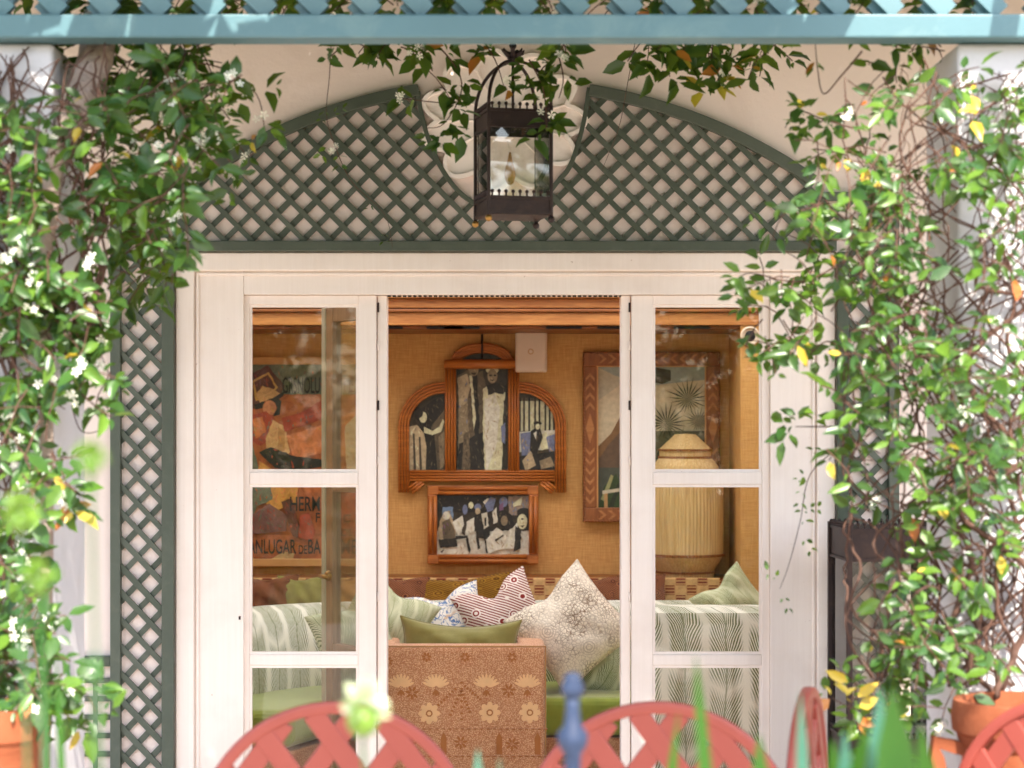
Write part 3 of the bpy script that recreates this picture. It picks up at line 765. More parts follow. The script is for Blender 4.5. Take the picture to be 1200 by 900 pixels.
pic([(D2, rect(532, 598, 412, 553)), (DK, rect(532, 540, 430, 553)), (G1, [(536, 440), (548, 433), (556, 440), (566, 434), (572, 470), (566, 553), (536, 553)]),
     (G3, [(536, 443), (547, 438), (551, 452), (546, 480), (538, 482)]), (G2, [(538, 478), (548, 470), (552, 553), (536, 553)]), (DK, [(551, 438), (559, 438), (562, 500), (559, 540), (553, 480)]),
     (L1, [(550, 440), (553, 440), (558, 490), (555, 505), (553, 470)]), (DK, [(538, 520), (567, 505), (568, 553), (536, 553)]), (G1, [(543, 510), (550, 505), (551, 553), (541, 553)]),
     (L1, [(566, 456), (576, 450), (592, 460), (590, 500), (588, 553), (568, 553), (566, 500)]), (L2, [(568, 468), (580, 462), (586, 480), (582, 520), (570, 553), (568, 510)]),
     (DK, [(570, 452), (580, 448), (594, 452), (590, 462), (580, 460), (572, 463)]), (DK, ell(553, 424, 8, 6)), (G2, ell(555, 432, 6.2, 9)), (DK, ell(557, 431, 2.4, 1.2)), (D2, [(551, 437), (559, 437), (556, 440)]),
     (L1, ell(577, 434, 7.6, 4)), (G2, ell(577, 441, 6, 8.5)), (DK, ell(575, 440, 2, 1)), (DK, ell(580, 440, 1.6, 1)), (D2, [(574, 445), (580, 445), (577, 447)]), (DK, [(590, 470), (597, 466), (597, 520), (589, 515)]), (BLU, [(587, 500), (592, 495), (592, 520), (588, 518)])], YW - .002, tr, 'photo')
fo = [(G1, rect(604, 656, 452, 553)), (L1, rect(604, 656, 470, 505))]
for i, x in enumerate((608, 613, 619, 626, 631, 638, 643, 648)): fo.append(((DK, D2)[i % 2], rect(x, x + 2.2, 452, 505)))
fo += [(D2, rect(604, 656, 452, 466)), (L2, [(608, 506), (652, 504), (653, 525), (608, 530)]), (BLU, [(610, 508), (626, 505), (622, 548), (612, 545)]), (L1, [(632, 510), (640, 506), (646, 524), (634, 528)]), (BLU, [(640, 512), (652, 508), (653, 530), (644, 532)]),
       (DK, [(606, 535), (653, 528), (653, 553), (606, 553)]), (G3, [(612, 540), (622, 528), (628, 545), (616, 552)]), (G2, [(632, 540), (645, 535), (650, 546), (634, 550)]), (DK, [(622, 505), (632, 498), (636, 512), (628, 535), (621, 528)]), (DK, ell(630, 496, 5, 2.4)), (L1, ell(630, 500, 2.6, 3.4)), (L2, [(625, 508), (629, 505), (628, 515)])]
pic(clip_arch(fo, 607, 655, False), YW - .002, tr, 'photo')

def box_frame(name, label, x0, x1, y0, y1, bw, Y, mat, mat_v=None, th=.035):
    o = thing(name, label, 'picture frame', W((x0 + x1) / 2, y1, Y)); mv = mat_v or mat
    MB().pbox(x0, x1, y0, y0 + bw, Y - th, th - .001).build('rail', mat, o, bevel=.004)
    MB().pbox(x0, x1, y1 - bw, y1, Y - th, th - .001).build('rail', mat, o, bevel=.004)
    MB().pbox(x0, x0 + bw, y0 + bw, y1 - bw, Y - th + .001, th - .002).build('stile', mv, o, bevel=.004)
    MB().pbox(x1 - bw, x1, y0 + bw, y1 - bw, Y - th + .001, th - .002).build('stile', mv, o, bevel=.004)
    return o
bf = box_frame('picture_frame', 'bamboo framed crowd photograph below the arched triptych', 501, 631, 569, 661, 11, YW, M['cane'], M['cane_v'])
for (a, b) in (((514, 572.5), (618, 572.5)), ((514, 657.5), (618, 657.5)), ((504.5, 582), (504.5, 648)), ((627.5, 582), (627.5, 648)), ((514, 577.5), (618, 577.5)), ((514, 652), (618, 652)), ((510, 582), (510, 648)), ((622, 582), (622, 648))):
    A, B = W(*a, YW - .04), W(*b, YW - .04); A.y = B.y = YW - .038
    MB().tube([A, B], 2.3 / 236, 8).build('bamboo_rod', M['cane' if a[1] == b[1] else 'cane_v'], bf, True)
pr = [(D2, rect(511, 621, 579, 651)), (L2, rect(511, 621, 622, 651)), (DK, rect(512, 575, 580, 600)), ((150, 130, 110), rect(596, 620, 581, 604)), ((112, 136, 160), rect(519, 531, 594, 608)),
      (G3, [(519, 603), (526, 598), (531, 610), (534, 622), (533, 640), (516, 636), (513, 620)]), (G1, [(518, 612), (527, 608), (533, 622), (534, 634), (520, 634)]), (L2, ell(523, 604, 4.2, 5)), (DK, [(514, 632), (534, 630), (536, 640), (516, 642)]),
      (L2, [(530, 612), (542, 604), (544, 615), (538, 630)]), (L2, [(545, 612), (556, 606), (556, 622), (546, 628)]), (BLU, ell(545, 597, 3, 6)), (L1, ell(552, 592, 3, 4)), (D2, [(541, 625), (546, 606), (548, 606), (545, 628)]),
      (BLU, ell(560, 594, 4, 4)), (G3, ell(560, 599, 3, 4)), (DK, [(556, 604), (566, 600), (574, 604), (574, 632), (558, 630)]), (L2, [(564, 602), (571, 600), (573, 616), (567, 620)]), (DK, [(568, 607), (570, 606), (570, 616), (568, 616)]),
      (BLU, [(568, 588), (575, 582), (581, 584), (578, 598), (571, 600)]), (L2, [(566, 588), (572, 583), (573, 585), (568, 591)]), (BLU, ell(590, 588, 5, 6)), ((120, 84, 110), [(585, 592), (590, 588), (590, 598), (586, 600)]), (L1, [(601, 590), (612, 582), (610, 592), (602, 594)]),
      (L2, [(577, 600), (582, 594), (583, 612), (578, 614)]), (DK, [(583, 600), (592, 597), (600, 604), (604, 616), (594, 622), (584, 612)]), (G2, ell(591, 610, 4, 6)), (L2, [(570, 632), (582, 618), (592, 624), (596, 634), (604, 640), (578, 646), (570, 650)]),
      (L2, [(594, 624), (606, 612), (608, 640), (598, 644)]), (DK, [(604, 616), (611, 622), (610, 642), (602, 646)]), (DK, [(606, 598), (619, 596), (620, 606), (612, 604), (606, 608)]), (L1, ell(612, 611, 6, 9)), (DK, ell(612, 608, 1.6, 1)), (D2, [(610, 616), (615, 615), (612, 618)]), (DK, ell(614, 598, 7, 3)),
      (DK, [(534, 628), (548, 627), (548, 630), (534, 632)]), (DK, [(546, 632), (548, 628), (552, 644), (550, 648)]), (DK, [(558, 630), (561, 628), (563, 642), (560, 644)]), (DK, [(566, 626), (568, 626), (572, 648), (570, 648)]), (D2, [(580, 632), (590, 626), (590, 628), (581, 635)]), (D2, [(516, 646), (521, 643), (518, 648)])]
pic(pr, YW - .002, bf, 'photo', 90)

mf = box_frame('picture_frame', 'chevron inlaid wooden frame with palm painting right of the doorway', 683, 844, 412, 612, 17, YW, M['inlay'])
YI = YW - .0365
def chev(cx, cy, vert, up):
    q = MB(); a, b = 5.2, 3.0; s_ = 1 if up else -1
    if vert: pts = [(cx - a, cy + s_ * b), (cx, cy - s_ * b), (cx + a, cy + s_ * b), (cx + a, cy + s_ * (b + 4)), (cx, cy + s_ * (4 - b)), (cx - a, cy + s_ * (b + 4))]
    else: pts = [(cx + s_ * b, cy - a), (cx - s_ * b, cy), (cx + s_ * b, cy + a), (cx + s_ * (b + 4), cy + a), (cx + s_ * (4 - b), cy), (cx + s_ * (b + 4), cy - a)]
    q.prism([P2(*p, YI) for p in pts], YI - .001, YI + .002); return q
for i in range(14):
    y = 440 + i * 11.4
    if 482 < y < 522: continue
    for x in (691.5, 835.5): chev(x, y, True, y < 500).build('inlay', M['inlay_light'], mf)
for i in range(11):
    x = 708 + i * 11.4
    for y in (420.5, 603.5): chev(x, y, False, x > 763).build('inlay', M['inlay_light'], mf)
for x in (691.5, 835.5):
    MB().prism([P2(x - 5, 502, YI), P2(x, 520, YI), P2(x + 5, 502, YI), P2(x, 484, YI)], YI - .001, YI + .002).build('inlay', M['inlay_light'], mf)
q = MB()
for i in range(54):
    for x in (684.3, 842.7): w_ = W(x, 414 + i * 3.7, YW - .038); q.ball(w_, .0055, 6)
for i in range(43):
    for y in (413.4, 610.6): w_ = W(684 + i * 3.75, y, YW - .038); q.ball(w_, .0055, 6)
o_ = q.build('beading', M['inlay'], mf, True)
arch = MB(); x0, x1, y0, y1 = 698, 829, 427, 598
for a in (rect(698, 701, 427, 598), rect(826, 829, 427, 598), rect(701, 826, 427, 430), rect(701, 826, 595, 598)): arch.prism([P2(*p, YW - .03) for p in a], YW - .033, YW - .02)
arch.build('slip', M['pale_wood'], mf)
pa = [((186, 178, 150), rect(699, 828, 428, 597)), ((204, 190, 156), [(700, 470), (728, 450), (760, 455), (828, 440), (828, 500), (700, 520)]), ((150, 160, 150), [(700, 430), (828, 430), (828, 445), (760, 452), (720, 440)]), ((128, 96, 62), [(700, 524), (716, 508), (728, 486), (745, 470), (770, 520), (828, 530), (828, 560), (700, 560)]), ((104, 84, 64), [(700, 540), (714, 520), (728, 505), (728, 560), (700, 560)]), ((80, 84, 70), rect(700, 828, 548, 597)),
      ((60, 76, 44), [(701, 596), (708, 570), (722, 555), (728, 570), (728, 597)]), ((150, 150, 100), [(704, 585), (716, 556), (719, 558), (709, 588)]), ((50, 56, 40), [(712, 596), (724, 566), (727, 568), (718, 597)]), ((180, 140, 90), rect(708, 712, 578, 597)), ((200, 190, 160), [(706, 575), (726, 572), (726, 576), (706, 579)]),
      ((62, 54, 40), [(766, 430), (786, 434), (786, 446), (776, 450), (766, 448)]), ((96, 90, 66), rect(766, 828, 505, 597)), ((40, 46, 30), [(770, 530), (800, 512), (828, 516), (828, 560), (766, 560)])]
for cx, cy, L in ((806, 468, 26), (781, 497, 27), (818, 494, 18), (796, 520, 20)):
    for i in range(22):
        a = 2 * math.pi * i / 22 + .1; l = L * (1 if math.sin(a) < .4 else .7) * (.85 + .3 * ((i * 7) % 5) / 5)
        pa.append((((44, 50, 30), (62, 66, 38), (84, 84, 46))[i % 3], [(cx, cy), (cx + l * .5 * math.cos(a - .06), cy + l * .5 * math.sin(a - .06)), (cx + l * math.cos(a), cy + l * math.sin(a)), (cx + l * .5 * math.cos(a + .06), cy + l * .5 * math.sin(a + .06))]))
pa = [(c, [(x, min(y, 597)) for x, y in p]) for c, p in pa]
q = MB(); idx = {}; mats = []
for k, (colr, pts) in enumerate(pa):
    if colr not in idx:
        idx[colr] = len(mats); key = 'paint_%d_%d_%d' % colr
        M[key] = plain(key, colr, .5, .35, 40, .2, 60, .001, .3); mats.append(M[key])
    q.flat([P2(*p, YW) for p in pts], YW - .002 - .00025 * k, idx[colr])
q.build('painting', mats, mf)

# poster on the left
po = box_frame('framed_poster', 'large framed orange fiesta poster behind the left glazed door', 262, 446, 418, 664, 9, YW, M['pale_wood'], th=.03)
OR, RD, TN, DG, YL_, BR = (172, 94, 46), (160, 64, 36), (206, 160, 100), (104, 110, 86), (196, 152, 70), (96, 54, 36)
it = [(OR, rect(268, 442, 425, 658)), (DG, rect(268, 442, 427, 462)), (BR, [(290, 440), (314, 428), (334, 452), (322, 476), (300, 480), (280, 470)]), (YL_, [(296, 446), (315, 436), (326, 454), (316, 466), (300, 470)]), (BR, [(298, 448), (314, 439), (323, 454), (315, 464), (302, 467)]),
      (TN, [(300, 462), (308, 452), (320, 456), (330, 462), (322, 472), (306, 476)]), (DK, [(298, 474), (312, 470), (334, 458), (332, 464), (314, 478), (300, 480)]), ((206, 138, 92), ell(316, 478, 8, 9)), (DK, [(322, 466), (330, 470), (328, 486), (320, 488), (325, 478)]), (RD, [(294, 486), (312, 482), (322, 490), (320, 514), (306, 522), (292, 516)]), ((212, 120, 60), [(296, 492), (308, 488), (312, 506), (300, 514)]),
      (TN, [(320, 492), (334, 500), (340, 530), (326, 546), (314, 536), (312, 514)]), ((176, 132, 76), [(326, 500), (334, 506), (334, 528), (326, 530)]), (RD, [(330, 490), (352, 484), (376, 470), (388, 474), (376, 492), (352, 500), (334, 506)]), ((206, 124, 74), [(336, 510), (372, 500), (420, 480), (440, 500), (440, 545), (380, 530), (344, 540)]), ((220, 190, 150), [(404, 500), (418, 486), (424, 520), (418, 550), (406, 552)]),
      (DK, [(304, 530), (318, 524), (344, 534), (376, 538), (380, 546), (352, 552), (322, 548)]), (DG, [(268, 520), (296, 520), (306, 560), (296, 620), (268, 620)]), ((196, 140, 60), [(304, 540), (322, 552), (352, 556), (348, 590), (318, 600), (302, 570)]), (DG, [(300, 566), (316, 560), (320, 585), (296, 596)]), ((120, 78, 70), [(294, 604), (316, 590), (338, 604), (336, 622), (294, 626)]), (BR, [(330, 588), (342, 584), (350, 612), (356, 630), (344, 628)]), (RD, [(352, 604), (362, 600), (370, 622), (366, 634), (350, 630)]), (RD, rect(400, 442, 560, 628)), ((216, 170, 110), [(316, 655), (334, 646), (346, 648), (344, 656)])]
pic(it, YW - .004, po, 'print', 30)
def text(body, px, py, hpx, wpx, Y, parent, mat):
    cu = bpy.data.curves.new('lettering', 'FONT'); cu.body = body; cu.size = 1; cu.extrude = 0; cu.offset = .012
    ob = bpy.data.objects.new('tmp', cu); COL.objects.link(ob)
    dg = bpy.context.evaluated_depsgraph_get(); me = bpy.data.meshes.new_from_object(ob.evaluated_get(dg))
    bpy.data.objects.remove(ob); bpy.data.curves.remove(cu)
    co = np.array([v.co for v in me.vertices]); lo, hi = co.min(0), co.max(0)
    s_ = S(Y); sx = wpx / s_ / (hi[0] - lo[0]); sz = hpx / s_ / (hi[1] - lo[1]); p = W(px, py + hpx, Y)
    o0 = ORG[parent.name]
    me.vertices.foreach_set('co', np.stack([(co[:, 0] - lo[0]) * sx + p.x - o0.x, np.full(len(co), Y - o0.y), (co[:, 1] - lo[1]) * sz + p.z - o0.z], 1).ravel())
    me.materials.clear(); me.materials.append(mat); me.name = 'lettering'
    o = bpy.data.objects.new('lettering', me); COL.objects.link(o); o.parent = parent; return o
YT = YW - .036
for body, x, y, hh, ww in (('GRSNOLU', 331, 442, 19, 44), ('TES', 400, 442, 18, 21), ('HERM', 340, 582, 17, 35), ('F', 370, 601, 11, 5), ('C.', 402, 603, 9, 12), ('DE', 400, 620, 8, 13), ('SANLUGAR', 286, 632, 17, 61), ('DE', 350, 639, 10, 10), ('BA', 361, 632, 17, 15), ('MED', 400, 632, 17, 30)):
    text(body, x, y, hh, ww, YT, po, M['black'])

# speaker
sp = thing('wall_speaker', 'small cream wall speaker tucked under the pine cornice', 'speaker', W(622, 436, 2.3)); ORG[sp.name] = W(622, 436, 2.3)
MB().pbox(604, 641, 387, 436, 2.3, .08).build('cabinet', M['speaker_white'], sp, bevel=.006)
MB().pbox(606, 639, 389, 434, 2.295, .004).build('grille', M['speaker_white'], sp, bevel=.002)
c_ = W(622, 412, 2.294); q = MB(); q.tube([(c_.x + .012 * math.cos(a), 2.294, c_.z + .012 * math.sin(a)) for a in np.linspace(0, 2 * math.pi, 13)[:-1]], .0025, 6, closed=True); q.build('badge', M['pale_wood'], sp, True)
MB().pbox(616, 628, 405, 418, 2.38, .02).build('bracket', M['iron'], sp)
# round fitting on the pier
rs = thing('round_wall_fitting', 'round white rimmed dark fitting high on the right wall pier', 'speaker', W(879, 394, 1.9))
c_ = W(879, 394, 1.88)
q = MB(); q.lathe([(.047, 0), (.047, .012), (.038, .02), (.036, .012)], (0, 0, 0), 24); o_ = q.build('rim', M['speaker_white'], rs, True)
o_.data.transform(Matrix.Translation(c_ - ORG[rs.name]) @ Matrix.Rotation(R(90), 4, 'X') @ Matrix.Translation(ORG[rs.name] + Vector((0, 0, -.01))))
q = MB(); q.lathe([(.036, 0), (.03, .004), (.012, .012), (.001, .013)], (0, 0, 0), 24); o_ = q.build('cone', M['black'], rs, True)
o_.data.transform(Matrix.Translation(c_ - ORG[rs.name]) @ Matrix.Rotation(R(90), 4, 'X') @ Matrix.Translation(ORG[rs.name] + Vector((0, 0, -.004))))

# ledge with woven band, lamp
lg = thing('wall_ledge', 'low ledge behind the sofa faced with brown and tan checked weave', 'ledge', (0, 2.2, 0))
zL = W(0, 677, 1.99).z
MB().box(-2.0, pX - .01, 2.0, 2.38, 0, zL - .012).build('body', M['pine_dark'], lg)
MB().box(-2.0, W(845, 0, 1.99).x, 1.975, 1.999, .4, zL).build('woven_band', M['check'], lg, bevel=.008, seg=3)
lp = thing('reed_lamp', 'large tapered reed lantern lamp on the ledge behind the right pane', 'lamp', (W(803, 0, 2.2).x, 2.2, zL - .01))
sL = S(2.2); o0 = ORG[lp.name]
def pr_(l): return [(w_ / sL, W(0, y, 2.2).z - o0.z) for w_, y in l]
def sq(an, z): return 1 + .010 * math.cos(an * 64)
def lpart(nm, l, m): MB().lathe(pr_(l), (o0.x, o0.y, o0.z), 320, fn=sq).build(nm, m, lp)
lpart('base', [(33, 681), (33, 671)], M['reed']); lpart('band', [(34.5, 671), (34.5, 668.5)], M['pine_dark'])
lpart('lower_taper', [(33, 668.5), (44, 651)], M['reed']); lpart('band', [(45.5, 651), (45.5, 648)], M['pine_dark'])
lpart('shade', [(44, 648), (45, 600), (44, 563), (38, 546), (31, 537)], M['reed']); lpart('band', [(31.5, 537), (31.5, 534.5)], M['pine_dark'])
lpart('collar', [(30, 534.5), (30, 528.5)], M['reed']); lpart('band', [(31.5, 528.5), (31.5, 526)], M['pine_dark']); lpart('cap', [(30, 526), (12, 509), (1, 508)], M['reed'])

# sofa
so_ = thing('curved_sofa', 'curved banquette sofa in green palm frond print along the back wall', 'sofa', (0, 1.6, 0))
def plan_sweep(path, sec):
    q = MB(); n = len(path); m = len(sec)
    for i in range(n):
        a = Vector(path[max(0, i - 1)]); c = Vector(path[min(n - 1, i + 1)]); tt = (c - a).normalized(); nn = Vector((-tt.y, tt.x))
        for of, z in sec: q.v.append((path[i][0] + nn.x * of, path[i][1] + nn.y * of, z))
    for i in range(n - 1):
        for k in range(m):
            l = (k + 1) % m; q.face([i * m + k, i * m + l, (i + 1) * m + l, (i + 1) * m + k])
    q.face(list(range(m))); q.face([(n - 1) * m + k for k in range(m)][::-1]); return q
path = smooth_path([(-1.42, .62), (-1.40, .95), (-1.30, 1.28), (-1.08, 1.58), (-.75, 1.76), (-.35, 1.82), (.2, 1.83), (.95, 1.83)], 5)
sec = [(-.17, .30), (-.185, .45), (-.175, .6), (-.15, .71), (-.10, .765), (-.03, .785), (.05, .78), (.10, .75), (.12, .68), (.12, .08), (-.1, .08)]
plan_sweep(path, sec).build('backrest', M['palm'], so_, 'auto')
def plan_prism(pts, z0, z1):
    q = MB(); n = len(pts); q.v = [(p[0], p[1], z0) for p in pts] + [(p[0], p[1], z1) for p in pts]
    q.face(list(range(n))[::-1]); q.face(list(range(n, 2 * n)))
    for i in range(n): j = (i + 1) % n; q.face([i, j, n + j, n + i])
    return q
inner = [(p[0] + .0, p[1] - .05) for p in path]
inner = [(-1.3, .7), (-1.26, 1.0), (-1.14, 1.32), (-.95, 1.52), (-.7, 1.65), (-.3, 1.7), (.95, 1.7)]
front = [(.95, 1.08), (-.6, 1.08), (-.8, .98), (-.92, .7)]
plan_prism(inner + front, .26, .425).build('seat_cushion', M['green_velvet'], so_, bevel=.05, seg=4)
plan_prism([(p[0], p[1] + .03) for p in inner + front], .06, .25).build('base', M['brocade'], so_, bevel=.01)
s2 = thing('sofa', 'palm frond sofa standing with its back to the right door leaf', 'sofa', (1.0, .9, 0))
plan_sweep([(W(745, 0, .72).x, .86), (1.0, .86), (1.7, .86)], [(-.12, .12), (-.13, .5), (-.13, .78), (-.11, .825), (-.06, .845), (.06, .845), (.1, .82), (.12, .75), (.12, .12)]).build('backrest', M['palm'], s2, 'auto')
MB().box(.6, 1.65, .99, 1.4, .25, .43).build('seat_cushion', M['green_velvet'], s2, bevel=.04, seg=3)
MB().box(.6, 1.65, .99, 1.38, .1, .245).build('base', M['palm'], s2, bevel=.01)
for x in (.6, 1.6):
    for y in (.8, 1.33): MB().lathe([(.018, 0), (.028, .12)], (x, y, 0), 12).build('leg', M['pine_dark'], s2, True)

# armchair
ac = thing('armchair', 'terracotta brocade armchair with shell embroidery seen from behind', 'armchair', (W(533, 0, .75).x, 1.0, 0))
YA = .75; ax0, ax1, az = W(427, 0, YA).x, W(640, 0, YA).x, W(0, 757, YA).z
MB().box(ax0, ax1, YA, YA + .13, .05, az).build('back', M['brocade'], ac, bevel=.032, seg=4)
for a, b in ((ax0, ax0 + .12), (ax1 - .12, ax1)):
    MB().box(a + .002, b - .002, YA + .132, YA + .68, .05, az - .02).build('arm', M['brocade'], ac, bevel=.02, seg=4)
MB().box(ax0 + .122, ax1 - .122, YA + .14, YA + .7, .2, .43).build('seat_cushion', M['olive'], ac, bevel=.03, seg=3)
q = MB()
for y0 in (ax0 + .003, ax1 - .003): q.tube([(y0, YA + .003, .06), (y0, YA + .003, az - .004)], .004, 6)
q.tube([(ax0, YA + .004, az - .003), (ax1, YA + .004, az - .003)], .004, 6)
q.build('piping', M['piping'], ac, True)
def petal(q, cx, cz, an, r0, r1, w, mi=0, Y=YA):
    ca, sa = math.cos(an), math.sin(an); pts = []
    for k in range(8):
        a = 2 * math.pi * k / 8; u = (r0 + r1) / 2 + (r1 - r0) / 2 * math.cos(a); v = w / 2 * math.sin(a)
        pts.append((cx + u * ca - v * sa, cz + u * sa + v * ca))
    q.prism(pts, Y - .0022 - .00012 * (len(q.f) // 10), Y + .001, mi)
sA = S(YA); MO = [M['motif'], M['motif_dark']]
def motif(nm, q): q.build(nm, MO, ac)
for px in (470, 511, 570, 618):
    q = MB(); x, z = P2(px, 806, YA)
    for i in range(9): petal(q, x, z, R(90 + (i - 4) * 17), 2 / sA, 17 / sA, 3.6 / sA, 0)
    for i in range(3): petal(q, x, z - 2 / sA, R(270 + (i - 1) * 30), 0, 8 / sA, 3 / sA, 1)
    motif('shell_motif', q)
for px, py in ((503, 836), (574, 835), (621, 835), (446, 836)):
    q = MB(); x, z = P2(px, py, YA)
    for i in range(8): petal(q, x, z, R(i * 45), 3.4 / sA, 13 / sA, 7 / sA, 0)
    petal(q, x, z, 0, -4 / sA, 4 / sA, 8 / sA, 1); petal(q, x, z, 0, -2.4 / sA, 2.4 / sA, 4.8 / sA, 0); motif('flower_motif', q)
for px, py in ((483, 812), (596, 809), (540, 870), (480, 872), (600, 872), (455, 775), (500, 770), (545, 770), (600, 770)):
    q = MB(); x, z = P2(px, py, YA)
    for i in range(7): petal(q, x, z, R(i * 360 / 7 + 12), 1.5 / sA, (8.5 if py > 780 else 6) / sA, 3 / sA, 1)
    motif('wheel_motif', q)
for (x0, y0, x1, y1) in ((514, 826, 537, 804), (545, 804, 566, 822), (540, 810, 526, 842), (541, 810, 552, 838), (541, 800, 541, 850)):
    n = 7; q = MB()
    for k in range(n):
        x, z = P2(x0 + (x1 - x0) * k / n, y0 + (y1 - y0) * k / n, YA); petal(q, x, z, math.atan2(-(y1 - y0), x1 - x0), -1.4 / sA, 1.4 / sA, 4 / sA, 1)
    motif('sprig_motif', q)
q = MB()
for px in np.arange(452, 640, 7.5):
    for py in (854, 886):
        x, z = P2(px, py, YA); petal(q, x, z, 0, -2.4 / sA, 2.4 / sA, 1.8 / sA, 1)
tag(q.build('stitching', MO, ac), None, kind='stuff')
for px in (585, 630, 520, 460):
    q = MB(); x, z = P2(px, 884, YA); q.prism([(x - 3.5 / sA, z), (x + 3.5 / sA, z), (x + 3.5 / sA, z + 20 / sA), (x, z + 26 / sA), (x - 3.5 / sA, z + 20 / sA)], YA - .002, YA + .001, 1); motif('arch_motif', q)

def cushion(label, mat, px, py, Y, w, h, th, roll=0, tilt=-12, chop=0, yaw=0, n=22, group='scatter cushions', seed=0, sag=0):
    rr = random.Random(seed); ph = [rr.uniform(0, 6) for _ in range(6)]
    q = MB()
    for side in (1, -1):
        for i in range(n + 1):
            for j in range(n + 1):
                u = math.sin(math.pi / 2 * (2 * i / n - 1)); v = math.sin(math.pi / 2 * (2 * j / n - 1))
                x = w / 2 * u * (1 - .09 * (1 - v * v)); z = h / 2 * v * (1 - .09 * (1 - u * u))
                t_ = th / 2 * (max(0, 1 - u * u) ** .5) * (max(0, 1 - v * v) ** .5) * (1 + .12 * math.sin(4 * u + ph[0]) * math.sin(3.3 * v + ph[1]))
                if chop and v > -.2:
                    g = math.exp(-(u / .34) ** 2); z -= chop * g * ((v + .2) / 1.2) ** 1.5; t_ *= 1 - .35 * g * max(0, v)
                z -= sag * (1 - u * u) * (v if v > 0 else 0)
                t_ += (.006 * math.sin(9 * u + 5 * v + ph[2]) + .007 * math.sin(13 * math.atan2(v - .9, u * 1.3) + ph[3]) * max(0, v) + .005 * math.sin(11 * math.atan2(v + .9, u - .8) + ph[4])) * (1 - u * u) ** .7 * (1 - v * v) ** .7
                q.v.append((x, -side * t_, z))
        b = 0 if side == 1 else (n + 1) ** 2
        for i in range(n):
            for j in range(n):
                a = b + i * (n + 1) + j; q.face([a, a + n + 1, a + n + 2, a + 1])
    o = q.build('cushion', mat, None, True)
    bm = bmesh.new(); bm.from_mesh(o.data); bmesh.ops.remove_doubles(bm, verts=bm.verts, dist=1e-5); bmesh.ops.recalc_face_normals(bm, faces=bm.faces); bm.to_mesh(o.data); bm.free()
    o.location = W(px, py, Y); o.rotation_euler = (Matrix.Rotation(R(yaw), 3, 'Z') @ Matrix.Rotation(R(tilt), 3, 'X') @ Matrix.Rotation(R(-roll), 3, 'Y')).to_euler()
    rim = [q.v[i * (n + 1)] for i in range(n)] + [q.v[n * (n + 1) + j] for j in range(n)] + [q.v[(n - i) * (n + 1) + n] for i in range(n)] + [q.v[n - j] for j in range(n)]
    sm = MB().tube(rim, .0035, 5, closed=True).build('seam_piping', mat, None, True); sm.parent = o
    return tag(o, label, 'cushion', group)
cushion('big cream shell embroidered cushion standing on its corner on the sofa', M['shell_print'], 670, 735, 1.30, .43, .43, .18, 40, -14, .03, seed=1)
cushion('red and white ring print cushion between the blue and cream ones', M['red_rings'], 588, 722, 1.48, .36, .34, .13, 24, -14, .07, seed=2)
cushion('white cushion with blue botanical print left of the red one', M['blue_print'], 522, 728, 1.53, .36, .30, .13, 14, -16, .05, seed=3)
cushion('olive velvet bolster cushion peeking over the armchair back', M['olive'], 539, 757, .98, .52, .24, .15, -2, -8, 0, seed=4, sag=.03)
cushion('pale green leaf cushion left of the armchair beside the door edge', M['palm_fine'], 448, 735, 1.35, .38, .40, .14, -28, -12, .03, seed=5)
cushion('palm print cushion lying behind the cream shell cushion', M['palm_cushion'], 716, 775, 1.42, .36, .34, .15, -14, -14, 0, seed=6)
cushion('small pale green cushion peaking above the right hand sofa', M['palm_fine'], 858, 709, 1.25, .27, .27, .1, 38, -8, .03, seed=7)
cushion('white cushion beside the pale green one over the right hand sofa', M['cushion_white'], 884, 725, 1.28, .34, .20, .11, 2, -8, 0, seed=8)
cushion('olive leaf cushion seen through the left door pane', M['palm_cushion'], 414, 748, 1.2, .34, .32, .14, 20, -12, .02, seed=9)
zt = 700
for px, w_, m_, lab in ((547, .46, 'gold_rings', 'gold ring print cushion on the ledge in the middle'), (699, .24, 'brown_scroll', 'brown scroll cushion on the ledge behind the red cushion'), (745, .3, 'brown_scroll', 'brown scroll cushion on the ledge behind the shell cushion'),
                        (468, .28, 'brown_scroll', 'brown scroll cushion on the ledge left of the gold one'), (314, .3, 'brown_scroll', 'brown scroll cushion on the ledge under the poster'), (352, .22, 'olive', 'small tan olive cushion on the ledge under the poster'), (408, .26, 'piping', 'tan cushion on the ledge behind the open door leaf')):
    cushion(lab, M[m_], px, zt, 1.93, w_, .20, .06, rnd.uniform(-6, 6), -10, .015, seed=int(px), group='ledge cushions')

